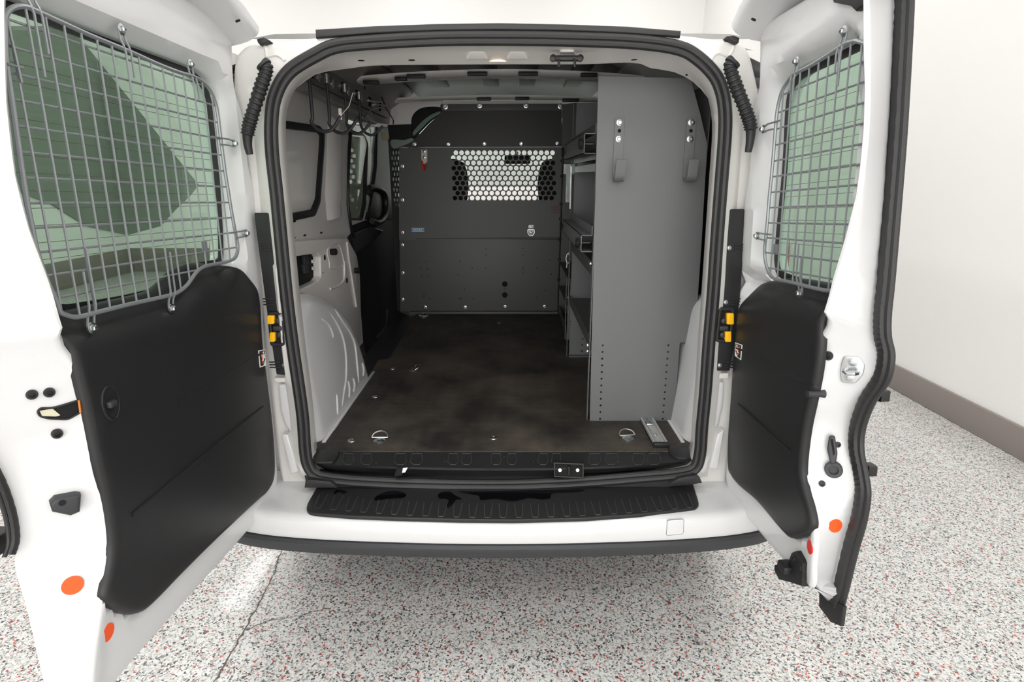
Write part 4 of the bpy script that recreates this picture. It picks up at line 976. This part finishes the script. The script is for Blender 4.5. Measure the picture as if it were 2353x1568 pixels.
rs = MB().loft([[Vector((x, y, z - .012 * abs(x) * 2)) for x in (-.72, -.5, -.25, 0, .25, .5, .66)] for y, z in RP], closed=False); rs.loft([[Vector((x, y, z + .012)) for x in (-.72, .66)] for y, z in RP], closed=False)
part('roof_skin', rs, M['roof'], VAN)
def member(y0, y1, zc, sag, nm):
    rows = []
    for yy, dz in ((y0, .014), (y0, .006), (y0 + .008, 0), (y0 + .05, -.004), (y1 - .03, -.004), (y1 - .006, 0), (y1, .006), (y1, .014)):
        rows.append([Vector((CX + x, yy, zc + dz - sag * (x / .7) ** 2)) for x in [(-.70 + 1.4 * k / 20) for k in range(21)]])
    return part(nm, MB().loft(rows, closed=False), M['paint_in'], VAN)
member(1.00, 1.16, 1.805, .035, 'roof_member'); member(1.76, 1.87, 1.800, .02, 'roof_member')
def tab(px0, px1, py, y, z):
    a = PY(px0, py, y); b = PY(px1, py, y); part('rubber_tab', MB().box((a.x, y - .012, a.z - .005), (b.x, y + .01, a.z + .010), r=.003), M['rubber'], VAN)
for x0_, x1_, py_ in ((908, 935, 183), (935, 978, 177), (1074, 1120, 171), (1191, 1236, 171), (1334, 1372, 174), (835, 871, 191)): tab(x0_, x1_, py_, .996, 0)
for x0_, x1_, py_ in ((1096, 1128, 229), (1184, 1216, 228), (1292, 1330, 232)): tab(x0_, x1_, py_, 1.755, 0)
for x0_, x1_ in ((-.44, -.34), (-.15, -.07), (.04, .12), (.28, .36)):
    part('roof_bead', MB().box((x0_, .9, 1.852), (x1_, 1.76, 1.866), r=.003), M['roof'], VAN)
# hook rail and hooks
HR = thing('hook_rail', (-.68, .9, 1.70), 'galvanised rail along the upper left side with square slots', 'rail')
sl = [(y, 1.722) for y in (.50, .66, .88, 1.10, 1.34, 1.56)]
PR = Pl((-.668, 0, 0), (0, 1, 0), (.12, 0, 1), (1, 0, 0)); o = [(.22, 1.70), (1.78, 1.70), (1.78, 1.765), (.22, 1.765)]
PR = Pl((-.68, 0, 1.73), (0, 1, 0), (.1, 0, 1), (1, 0, 0)); o = rect(.36, -.035, 1.78, .035)
hs = [rect(y - .028, -.020, y + .028, .022) for y, z in sl]
part('rail_channel', MB().slab(PR, o, -.004, 0, holes=hs), M['rail'], HR); part('rail_back', MB().slab(PR, o, -.012, -.008), M['hole'], HR)
for y, z in sl[:-1]:
    part('rail_clip', MB().slab(PR, circ(y + .075, -.004, .014, 14, .018), -.004, .003, holes=[circ(y + .075, -.004, .006, 10, .010)]), M['steel'], HR)
    part('rail_bolt', screw_mb(PR.w(y + .045 - .09, .002, .0), PR.n, .008, .008, True), M['steel'], HR)
def jhook(sh, bot, tip, label, tag=False):
    """rod hook: shaft pixels at X=-.655, tip further in"""
    a = PX(*sh, -.655); y = a.y; b1 = PY(sh[0], bot[1] - 38, y); c = PY(*bot, y); d = PY(*tip, y)
    top = Vector((-.655, y, 1.74)); w_ = tip[0] - sh[0]; by = bot[1]
    pts = [top, Vector((-.655, y, a.z)), Vector((-.655, y, PY(sh[0], by - 36, y).z))] + [PY(sh[0] + w_ * fx, by - dy_, y) for fx, dy_ in ((.06, 22), (.20, 8), (.38, 1), (.58, 0), (.78, 9))] + [d]
    P = catm([tuple(q) for q in pts], 6, False); t = thing('hanging_hook', (-.655, y, c.z), label, 'hook', 'black rod hooks hanging from the side rail')
    part('rod', MB().tube(P, .0058, 8), M['bumperblk'], t); part('hook_collar', MB().cyl((-.655, y, 1.735), (-.655, y, 1.705), .010, 12), M['steel'], t)
    if tag:
        part('paper_tag', MB().box((d.x - .006, y - .002, d.z - .012), (d.x + .004, y, d.z + .022)), M['paper'], t)
        part('tag_string', MB().tube([d, (d.x + .03, y, d.z + .03), (d.x + .045, y, d.z + .07)], .0012, 5), M['paper'], t)
    return t
jhook((711, 190), (750, 302), (783, 266), 'nearest black rod hook, with a paper tag on its tip', True)
jhook((752, 205), (790, 306), (820, 274), 'second black rod hook from the opening'); jhook((793, 220), (822, 306), (852, 280), 'third black rod hook, in front of the galvanised bracket'); jhook((826, 236), (850, 310), (880, 290), 'farthest black rod hook, thin in the distance')
# wire spring clips and bracket at the far end of the rail
p = PX(845, 235, -.60); pts = [(850, 232), (878, 236), (876, 247), (855, 252), (838, 262), (832, 270)]
wc = thing('wire_clip', PX(855, 250, -.62), 'bent steel wire clips on a bright bracket beyond the hooks', 'clip')
part('wire_loop', MB().tube([PX(*q, -.62) for q in pts], .0028, 6), M['steel'], wc)
part('wire_loop', MB().tube([PX(*q, -.62) for q in [(862, 240), (888, 243), (885, 255), (862, 259), (860, 265)]], .0028, 6), M['steel'], wc)
BP = Pl((-.70, 0, 0), (0, 1, 0), (0, 0, 1), (1, 0, 0)); part('bracket_plate', MB().slab(BP, BP.P([(828, 270), (838, 263), (845, 272), (866, 283), (862, 286), (832, 277)]), -.02, .004, r=.001), M['galv'], wc)
part('bracket_arm', MB().tube([PX(833, 272, -.68), PX(852, 252, -.66)], .004, 6), M['steel'], wc)
wd = solo('wiring_cable', MB().tube([tuple(q) for q in catm([tuple(PX(*q, -.66)) for q in [(838, 205), (842, 195), (872, 215), (888, 250), (903, 275), (903, 285)]], 5, False)], .003, 6), M['black'], 'thin black cable sagging from the roof corner to the partition', 'cable')
# ------------------------------------------------------------------ right side lining
RWX = .722
part('wood_lining', MB().box((RWX, .42, 1.60), (RWX + .015, 1.86, 1.70)), M['wood'], VAN, 'brown hardboard lining')
part('wood_lining', MB().box((RWX, .16, 1.31), (RWX + .015, 1.86, 1.578)), M['wood'], VAN, 'brown hardboard lining')
part('lining_gap', MB().box((RWX + .008, .2, 1.57), (RWX + .02, 1.86, 1.61)), M['black'], VAN)
part('lining_lower', MB().box((RWX - .01, .16, 1.0), (RWX + .02, 1.86, 1.31)), M['greydark'], VAN)
part('lining_dark', MB().box((RWX + .012, .10, .60), (RWX + .04, 1.86, 1.02)), M['dark'], VAN)
part('lining_ledge', MB().box((RWX - .05, .16, 1.255), (RWX, 1.86, 1.285), r=.004), M['black'], VAN)
# ------------------------------------------------------------------ partition
YP = 1.88; PP = Pl((0, YP, 0), (1, 0, 0), (0, 0, 1), (0, -1, 0))
def pp(pts): return PP.P(pts)
PT = thing('partition', (-.2, YP, .56), 'dark grey steel partition with a perforated window behind the cargo space', 'partition')
def hole_rows():
    hs = []; cx0 = 1047.6; 
    for r_ in range(10):
        y = 320 + (230, 315, 402, 490, 575, 660, 743, 830, 912, 995)[r_] / 7.353
        xs0 = 1000 + (350, 305, 358, 313, 365, 320, 372, 327, 379, 334)[r_] / 7.353
        for k in range(18 if r_ % 2 == 0 and r_ < 9 else 18):
            x = xs0 + 13.06 * k
            if x > 1279: break
            c = PP.at(x, y); hs.append(circ(c[0], c[1], .0138, 10))
    return hs
po = pp([(917, 339), (1293, 338), (1286, 546), (917, 549)])
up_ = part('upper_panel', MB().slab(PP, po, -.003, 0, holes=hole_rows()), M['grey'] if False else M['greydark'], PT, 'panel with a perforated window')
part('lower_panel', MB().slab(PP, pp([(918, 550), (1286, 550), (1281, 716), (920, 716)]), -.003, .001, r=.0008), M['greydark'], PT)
a = PP.at(950, 716); b_ = PP.at(1281, 724); part('floor_flange', MB().box((PP.at(945, 724)[0], YP - .035, .566), (b_[0], YP, .582), r=.003), M['greydark'], PT)
part('seam_fold', MB().tube([PP.w(*PP.at(917, 550), .001), PP.w(*PP.at(1286, 548), .001)], .0022, 6), M['grey'], PT)
part('seam_fold', MB().tube([PP.w(*PP.at(917, 338), .001), PP.w(*PP.at(1293, 337), .001)], .0018, 6), M['grey'], PT)
part('header_panel', MB().slab(PP, pp([(1012, 240), (1290, 238), (1294, 336), (916, 337), (930, 333), (945, 326), (962, 310), (985, 285), (1010, 262)]), -.012, -.008), M['charcoal'], PT)
part('header_flange', MB().slab(PP, pp([(1014, 239), (1290, 238), (1290, 254), (1014, 255)]), -.008, -.002, r=.001), M['greydark'], PT)
part('side_stile', MB().slab(PP, pp([(1292, 240), (1325, 236), (1440, 236), (1440, 725), (1283, 725), (1291, 500)]), -.003, .0), M['greydark'], PT)
part('hinge_rod', MB().tube([PP.w(*PP.at(1294, 338), .004), PP.w(*PP.at(1281, 724), .004)], .004, 8), M['charcoal'], PT)
for y in (367, 402, 466, 500, 547, 593, 640):
    part('hinge_knuckle', MB().cyl(PP.w(*PP.at(1293 - (y - 338) * .031, y), .004), PP.w(*PP.at(1293 - (y + 4 - 338) * .031, y + 6), .004), .009, 10), M['black'], PT)
bolts = [(924, 382), (924, 460), (924, 535), (924, 564), (925, 628), (925, 689), (977, 707), (1069, 707), (1161, 706), (1252, 705), (952, 331), (1030, 331), (1113, 330), (1198, 330), (1281, 329)]
for q in bolts: part('bolt', screw_mb(PP.w(*PP.at(*q), 0.0), PP.n, .0075, .006), M['steel'], PT)
for q in ((1023, 245), (1102, 242), (1209, 242), (1288, 244)): part('bolt', screw_mb(PP.w(*PP.at(*q), -.002), PP.n, .010, .006), M['steel'], PT)
for q in ((1160, 653), (1160, 678)): part('round_hole', disc_mb(PP.w(*PP.at(*q), .001), PP.n, .017, .001), M['hole'], PT)
hm = MB()
for q in ((980, 602), (1056, 601), (967, 617), (982, 618), (1085, 617), (1117, 616), (969, 633), (984, 634), (1053, 632), (974, 674), (974, 681), (988, 686), (1056, 686), (1060, 686), (1088, 686), (1067, 665), (1117, 572), (1202, 571), (1202, 586), (1202, 615), (1202, 628), (1202, 620), (1234, 616), (1267, 630), (1232, 684), (1252, 668), (1117, 586), (1263, 598), (1161, 664)):
    hm.add(*(lambda m_: (m_.v, m_.f))(disc_mb(PP.w(*PP.at(*q), .001), PP.n, .0035, .0008, seg=8)))
part('drill_holes', hm, M['hole'], PT, kind='stuff')
# red-tipped hanger, recessed latch, blue label, faint red print
c = pp([(968, 344), (982, 344), (982, 372), (975, 378), (969, 372)]); part('hanger_strap', MB().slab(PP, rcorner(c, .003), .0, .006, r=.001), M['paper'], PT)
for q in ((975, 348), (975, 362)): part('hanger_screw', screw_mb(PP.w(*PP.at(*q), .006), PP.n, .006, .003), M['steel'], PT)
part('red_tip', MB().tube([PP.w(*PP.at(970, 370), .008), PP.w(*PP.at(972, 382), .012), PP.w(*PP.at(976, 390), .016), PP.w(*PP.at(979, 380), .03)], .006, 8), M['red'], PT)
part('latch_tab', MB().slab(PP, rcorner(pp([(1214, 517), (1227, 517), (1227, 526), (1214, 526)]), .008), .0, .003, r=.001), M['silver'], PT)
c = pp([(1212, 527), (1229, 527), (1229, 536), (1224, 543), (1217, 543), (1212, 536)]); part('latch_ring', MB().slab(PP, rcorner(c, .006), .0, .005, holes=[inset(rcorner(c, .006), .005)], r=.001), M['steel'], PT)
part('latch_face', MB().slab(PP, inset(rcorner(c, .006), .007), .0, .003, r=.001), M['silver'], PT)
for q in ((1220, 522), (1220, 534)): part('latch_screw', screw_mb(PP.w(*PP.at(*q), .003), PP.n, .005, .003), M['steel'], PT)
part('blue_label', MB().slab(PP, pp([(946, 524), (975, 524), (975, 532), (946, 532)]), .0, .0015), M['blue'], PT, 'small blue label')
for yy in (524, 531): part('label_border', MB().slab(PP, pp([(946, yy), (975, yy), (975, yy + 1.3), (946, yy + 1.3)]), .0014, .0020), M['white'], PT)
m2 = MB()
for k in range(5):
    x = 950 + k * 4.2; m2.slab(PP, pp([(x, 527), (x + 2.6, 527), (x + 2.6, 529.4), (x, 529.4)]), .0014, .0022)
part('label_print', m2, M['white'], PT)
m2 = MB(); rnd = random.Random(3)
for k in range(3):
    x = 1266.5
    while x < 1284:
        w_ = rnd.choice((1.2, 2.2, 3.0)); y = 474 + k * 6.0; m2.slab(PP, pp([(x, y), (x + w_, y + rnd.uniform(-.5, .5)), (x + w_ - .3, y + 3.8), (x + .2, y + 3.8)]), .0008, .0016); x += w_ + 1.2
part('faded_print', m2, mat('faded_red_print', (.13, .03, .03), .6), PT, 'worn illegible red print')
# left wing of the partition, perforated, angled towards the side
A_ = Vector((-.645, 1.885, 0)); B_ = Vector((-.735, 1.99, 0)); PW = Pl(A_, B_ - A_, (0, 0, 1), (0, -1, 0)); Lw = (B_ - A_).length
hs = [circ(.018 + .034 * k + (.017 if j % 2 else 0), 1.22 + .030 * j, .012, 10) for k in range(3) for j in range(11) if .018 + .034 * k + (.017 if j % 2 else 0) < Lw - .016]
part('perforated_wing', MB().slab(PW, rect(0, .56, Lw, 1.60), -.003, 0, holes=hs), M['greydark'], PT)
# dark closing pieces above the wing, torn edge insulation
PC = Pl((0, 1.895, 0), (1, 0, 0), (0, 0, 1), (0, -1, 0))
part('roof_corner', MB().slab(PC, PC.P([(862, 236), (1016, 232), (1016, 250), (1000, 262), (955, 292), (850, 292)]), -.02, 0, r=.004), M['paint_in'], VAN)
part('headliner_foam', MB().slab(PC, catm(PC.P([(947, 270), (962, 252), (985, 246), (1014, 248), (1012, 262), (990, 280), (965, 305), (948, 322), (946, 300)]), 4), -.0, .010, r=.004), M['dark'], VAN)
part('foam_edge', MB().slab(PC, catm(PC.P([(949, 305), (965, 285), (985, 268), (1005, 258), (1013, 257), (1010, 263), (990, 275), (970, 295), (952, 312)]), 3), .010, .016, r=.002), mat('pale_green_foam', (.20, .28, .25), .6), VAN)
part('corner_block', MB().slab(PC, PC.P([(892, 288), (948, 286), (950, 316), (930, 322), (896, 320)]), .0, .02, r=.004), M['dark'], VAN)
part('cab_trim', MB().slab(PC, catm(PC.P([(900, 322), (945, 316), (950, 324), (930, 334), (905, 342)]), 3), .0, .01, r=.002), mat('pale_green_grey', (.22, .27, .25), .5), VAN)
# ------------------------------------------------------------------ shelving unit
Y0, Y1 = .233, .995
P0 = Pl((0, Y0, 0), (1, 0, 0), (0, 0, 1), (0, -1, 0)); P1 = Pl((0, Y1, 0), (1, 0, 0), (0, 0, 1), (0, -1, 0))
SH = thing('shelving_unit', (.42, .6, .564), 'tall grey steel van shelving unit along the right side', 'shelving')
hs = []
for k in range(12):
    for xa, xb in ((1385, 1379), (1536, 1523)):
        y = 794 + (963 - 794) * k / 11; c = P0.at(xa + (xb - xa) * k / 11, y); hs.append(circ(c[0], c[1], .0036, 8))
oN = P0.P([(1375, 175), (1587, 180), (1609, 262), (1625, 330), (1612, 560), (1596, 787), (1562, 788), (1549, 968), (1355, 971)])
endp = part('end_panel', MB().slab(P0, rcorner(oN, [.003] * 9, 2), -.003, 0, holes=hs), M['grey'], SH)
xl = .272
def flange(Y, sgn, z0, z1):
    m_ = MB().box((xl - .014, min(Y, Y + sgn * .02), z0), (xl - .011, max(Y, Y + sgn * .02), z1)); return m_
zt = P0.at(1375, 175)[1]
fl = MB(); 
zz = .57
PFL = Pl((.262, 0, 0), (0, 1, 0), (0, 0, 1), (-1, 0, 0))
fl.slab(PFL, rect(Y0 + .001, .566, Y0 + .026, 1.672), -.002, 0, holes=[rect(Y0 + .009, .60 + .025 * k, Y0 + .017, .607 + .025 * k) for k in range(42)])
part('slotted_post', fl, M['grey'], SH)
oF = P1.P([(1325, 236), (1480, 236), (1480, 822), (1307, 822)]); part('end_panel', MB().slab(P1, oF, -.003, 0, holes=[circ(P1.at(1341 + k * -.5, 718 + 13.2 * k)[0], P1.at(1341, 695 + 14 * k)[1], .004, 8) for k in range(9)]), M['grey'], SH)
part('slotted_post', MB().slab(Pl((.258, 0, 0), (0, 1, 0), (0, 0, 1), (-1, 0, 0)), rect(Y1 - .026, .566, Y1, 1.684), -.002, 0, holes=[rect(Y1 - .017, .60 + .025 * k, Y1 - .009, .607 + .025 * k) for k in range(42)]), M['grey'], SH)
part('foot_plate', MB().box((.268, Y1 - .03, .566), (.60, Y1 + .01, .570)), M['grey'], SH)
XR_ = .60
def shelf(z, lip, m_, nm='shelf'):
    part(nm, MB().box((xl, Y0 + .004, z - .002), (XR_, Y1 - .004, z)), m_, SH); part('shelf_lip', MB().box((xl - .004, Y0 + .004, z - lip), (xl - .001, Y1 - .004, z + .012)), m_, SH)
shelf(1.100, .035, M['greydark']); shelf(.845, .030, M['greydark']); shelf(1.415, .012, M['galv']); shelf(1.46, .02, M['galv'])
part('shelf_back', MB().box((XR_, Y0 + .004, .75), (XR_ + .003, Y1 - .004, 1.66)), M['greydark'], SH)
def lipbar(z0, z1, m_, mt):
    """C-shaped front bar with a knob at either end"""
    x0 = .222; mb = MB(); yy0, yy1 = Y0 + .006, Y1 - .05
    mb.box((x0, yy0, z0), (x0 + .002, yy1, z1)); mb.box((x0, yy0, z1 - .002), (x0 + .036, yy1, z1)); mb.box((x0, yy0, z0), (x0 + .036, yy1, z0 + .002)); mb.box((x0 + .034, yy0, z1 - .002), (x0 + .036, yy1, z1 + .028))
    b = part('front_bar', mb, m_, SH)
    for y in (Y0 + .035, Y1 - .075):
        c = Vector((x0, y, (z0 + z1) / 2)); part('knob', MB().lathe(c, (-1, 0, 0), [(.005, -.034), (.005, .003), (.016, .004), (.018, .010), (.014, .014), (.005, .015)], 18), M['black'], b)
        part('knob_stud', MB().cyl(c + Vector((.003, 0, 0)), c + Vector((.034, 0, 0)), .003, 8), M['steel'], b)
lipbar(1.152, 1.206, M['grey'], None); lipbar(1.455, 1.515, M['greydark'], None)
part('bright_tray', MB().box((.285, Y1 - .012, 1.405), (.42, Y1 - .006, 1.445)), M['galv'], SH)
part('bright_tray', MB().box((.300, YP - .012, 1.40), (.40, YP - .006, 1.455)), M['galv'], PT)
part('bright_strip', MB().box((.315, YP - .016, 1.24), (.345, YP - .008, 1.40)), M['galv'], PT)
part('bright_post', MB().box((.252, Y1 - .03, 1.25), (.258, Y1 - .024, 1.43)), M['galv'], SH)
for q, Y_ in (((1361, 606), Y0 + .015), ((1312, 585), Y1 - .03), ((1312, 604), Y1 - .03), ((1358, 793), Y0 + .012), ((1358, 807), Y0 + .012), ((1313, 684), Y1 - .03), ((1323, 742), .8)):
    p = PY(*q, Y_); part('shelf_bolt', MB().lathe((.2565, p.y, p.z), (-1, 0, 0), [(.006, -.002), (.006, .003), (.003, .005)], 10), M['steel'], SH)
part('post_hook', MB().tube([(.258, Y1 - .03, 1.06), (.246, Y1 - .03, 1.05), (.242, Y1 - .03, 1.03), (.248, Y1 - .03, 1.01), (.246, Y1 - .03, .99)], .003, 6), M['steel'], SH)
# J hooks on the near end panel
def ladder_hook(px, label):
    x = P0.at(px, 330)[0]; zt_ = P0.at(px, 272)[1]; zb = P0.at(px, 395)[1]; w = .0145
    prof = [(.0, zt_), (.0, zb)] + [(.028 - .028 * cos(a), zb - .03 * sin(a)) for a in [pi * k / 10 for k in range(1, 10)]] + [(.056, zb), (.064, P0.at(px, 395)[1] + .035)]
    inn = []; T = .004
    for i, q in enumerate(prof):
        a_ = prof[max(i - 1, 0)]; b2 = prof[min(i + 1, len(prof) - 1)]; d = Vector((b2[0] - a_[0], b2[1] - a_[1])).normalized(); inn.append((q[0] - d.y * T * 1.0, q[1] + d.x * T))
    mb = MB(); loops = []
    for q, r2 in zip(prof, inn): loops.append([Vector((x - w, Y0 - q[0] - .001, q[1])), Vector((x + w, Y0 - q[0] - .001, q[1])), Vector((x + w, Y0 - r2[0] - .001, r2[1])), Vector((x - w, Y0 - r2[0] - .001, r2[1]))])
    mb.loft(loops, cap0=True, cap1=True)
    h_ = part('ladder_hook', mb, M['grey'], SH, label)
    for yy in (282, 320): part('hook_screw', screw_mb((x, Y0 - .005, P0.at(px, yy)[1]), (0, -1, 0), .0065, .004, False), M['steel'], h_)
    part('hook_hole', disc_mb(Vector((x, Y0 - .006, P0.at(px, 301)[1])), (0, -1, 0), .005, .001), M['hole'], h_)
ladder_hook(1421, 'grey J-shaped hook on the near end panel'); ladder_hook(1584, 'grey J-shaped hook on the near end panel')
# small low unit between the shelving and the partition
sb = thing('low_shelf_unit', (.45, 1.55, .564), 'low grey steel unit between shelving and partition', 'shelf')
part('side_panel', MB().slab(Pl((0, 1.27, 0), (1, 0, 0), (0, 0, 1), (0, -1, 0)), [(.282, .566), (.60, .566), (.60, .89), (.30, .89)], -.003, 0), M['grey'], sb)
part('front_post', MB().box((.276, 1.27, .566), (.279, 1.30, .90)), M['grey'], sb); part('shelf', MB().box((.285, 1.28, .74), (.60, 1.85, .745)), M['greydark'], sb); part('kick_plate', MB().box((.29, 1.30, .566), (.293, 1.85, .62)), M['greydark'], sb)
part('top_plate', MB().box((.285, 1.27, .885), (.60, 1.86, .889)), M['greydark'], sb)
# ------------------------------------------------------------------ outer body, cab
def side_skin(s):
    PS = Pl((CX + s * .825, 0, 1.0), (0, 1, 0), (-s * .06, 0, 1), (s, 0, 0))
    o = rcorner([(.02, .36), (.20, .36), (.22, .50), (.30, .66), (.42, .74), (.55, .74), (.67, .66), (.75, .50), (.77, .36), (2.9, .33), (2.92, .55), (3.05, .72), (3.25, .76), (3.45, .72), (3.58, .55), (3.6, .36), (4.0, .38), (4.05, .75), (3.95, 1.05), (3.35, 1.20), (2.75, 1.72), (2.5, 1.80), (.75, 1.80), (.30, 1.72), (.04, 1.62)], .03)
    o = [(a, b - 1.0) for a, b in o]
    hl = [rcorner([(2.05, 1.14), (3.12, 1.14), (2.66, 1.66), (2.05, 1.70)], .04)]
    if s < 0: hl.append(rcorner([(1.36, 1.16), (1.90, 1.16), (1.90, 1.66), (1.36, 1.66)], .04))
    hl = [[(a, b - 1.0) for a, b in q] for q in hl]
    part('body_side', MB().slab(PS, o, -.008, 0, holes=hl, r=.006), M['paint'], VAN)
    part('side_window_glass', MB().slab(PS, inset(hl[0], .0), -.006, -.002), M['glassc'], VAN)
    if s < 0: part('side_window_glass', MB().slab(PS, inset(hl[1], .0), -.006, -.002), M['glassc'], VAN)
side_skin(-1); side_skin(1)
rows = []
for t in range(15):
    a = -1 + 2 * t / 14; x = CX + .755 * a; z = 1.89 - .10 * abs(a) ** 4; rows.append([Vector((x, .02, z - .145)), Vector((x, .2, z - .105)), Vector((x, .6, z - .03)), Vector((x, 1.2, z + .01)), Vector((x, 2.2, z + .01)), Vector((x, 2.72, z - .07))])
m2 = MB().loft(rows, closed=False); m2.loft([[q - Vector((0, 0, .02)) for q in r_] for r_ in rows], closed=False); part('roof_panel', m2, M['paint'], VAN)
WS = Pl((CX, 2.72, 1.80), (1, 0, 0), (0, -.78, .62), (0, 1, 0)); o = [(-.66, .02), (.66, .02), (.72, -.80), (-.72, -.80)]
part('windscreen_glass', MB().slab(WS, o, -.002, .002), M['glassc'], VAN)
for s in (-1, 1): part('windscreen_pillar', MB().tube([WS.w(s * .74, -.85), WS.w(s * .68, .05)], .05, 8), M['dark'], VAN)
part('windscreen_header', MB().tube([WS.w(-.7, .06), WS.w(.7, .06)], .06, 8), M['silver'], VAN)
part('bonnet', MB().loft([[Vector((CX + x, y, z)) for x in (-.80, -.5, 0, .5, .80)] for y, z in ((3.30, 1.18), (3.7, 1.10), (4.0, .98), (4.12, .80), (4.12, .35))], closed=False), M['paint'], VAN)
part('dashboard', MB().box((CX - .74, 3.02, .7), (CX + .74, 3.45, 1.16), r=.06), M['dark'], VAN)
part('rear_view_mirror', MB().box((-.055, 2.79, 1.475), (.135, 2.82, 1.535), r=.01), M['black'], VAN); part('mirror_stalk', MB().tube([(.04, 2.83, 1.50), (.04, 2.92, 1.56)], .008, 8), M['black'], VAN)
for sx in (-.36, .25):
    st = thing('front_seat', (sx, 2.3, .56), 'black %s front seat seen through the perforated panel' % ('left' if sx < 0 else 'right'), 'seat', 'black front seats ahead of the partition')
    def prof(w, z): return [Vector((sx + w * a, 2.14 + b + (z - .8) * -.10, z)) for a, b in ((-1, -.03), (-.9, -.055), (.9, -.055), (1, -.03), (1, .04), (.85, .07), (-.85, .07), (-1, .04))]
    part('backrest', MB().loft([prof(w, z) for w, z in ((.22, .80), (.25, .93), (.25, 1.05), (.24, 1.15), (.20, 1.21), (.15, 1.24))], cap0=True, cap1=True), M['dark'], st)
    hd = MB(); hx = -.385 if sx < 0 else .272
    part('headrest', hd.loft([[Vector((hx + w * a, 2.12 + b, z)) for a, b in ((-1, 0), (-.8, -.045), (.8, -.045), (1, 0), (.8, .045), (-.8, .045))] for w, z in ((.07, 1.20), (.105, 1.25), (.112, 1.34), (.105, 1.42), (.085, 1.47), (.04, 1.49))], cap0=True, cap1=True), M['dark'], st)
    part('cushion', MB().box((sx - .25, 2.16, .66), (sx + .25, 2.68, .84), r=.05), M['dark'], st)
    part('seat_base', MB().box((sx - .2, 2.2, .556), (sx + .2, 2.6, .66), r=.01), M['black'], st)
# wheels
for s in (-1, 1):
    for y in (.49, 3.25):
        x = CX + s * .70; c = Vector((x - s * .10, y, .315)); w_ = thing('wheel', (x, y, 0), '%s %s road wheel of the white van' % ('left' if s < 0 else 'right', 'rear' if y < 1 else 'front'), 'wheel', 'road wheels of the van')
        part('tyre', MB().lathe(c, (s, 0, 0), [(.20, .0), (.28, -.005), (.305, .02), (.315, .05), (.315, .15), (.305, .18), (.28, .205), (.20, .20)], 40), M['tyre'], w_)
        part('rim', MB().lathe(c, (s, 0, 0), [(.19, .17), (.20, .205), (.185, .205), (.17, .18), (.06, .19), (.05, .20), (.0001, .20)], 32), M['steel'], w_)
part('underbody', MB().box((CX - .70, .0, .36), (CX + .70, 3.9, .535), r=.02), M['black'], VAN)
# red tail lamps on the outer rear corners
for s in (-1, 1):
    x = CX + s * .745; part('tail_lamp', MB().slab(Pl((x, -.0, 1.16), (1, 0, 0), (0, .05, 1), (0, -1, 0)), rcorner([(-.03 * s, -.22), (.064 * s, -.20), (.064 * s, .03), (.045 * s, .13), (-.03 * s, .16)], .02), -.06, .035, r=.015), M['redlens'], VAN, 'red tail lamp')
part('quarter_panel', MB().slab(Pl((0, .02, 0), (1, 0, 0), (0, .05, 1), (0, -1, 0)), [(CX - .83, .42), (CX - .66, .42), (CX - .66, 1.64), (CX - .76, 1.62), (CX - .79, 1.2)], -.03, 0, r=.01), M['paint'], VAN)
part('quarter_panel', MB().slab(Pl((0, .02, 0), (1, 0, 0), (0, .05, 1), (0, -1, 0)), [(CX + .83, .42), (CX + .66, .42), (CX + .66, 1.64), (CX + .76, 1.62), (CX + .79, 1.2)], -.03, 0, r=.01), M['paint'], VAN)
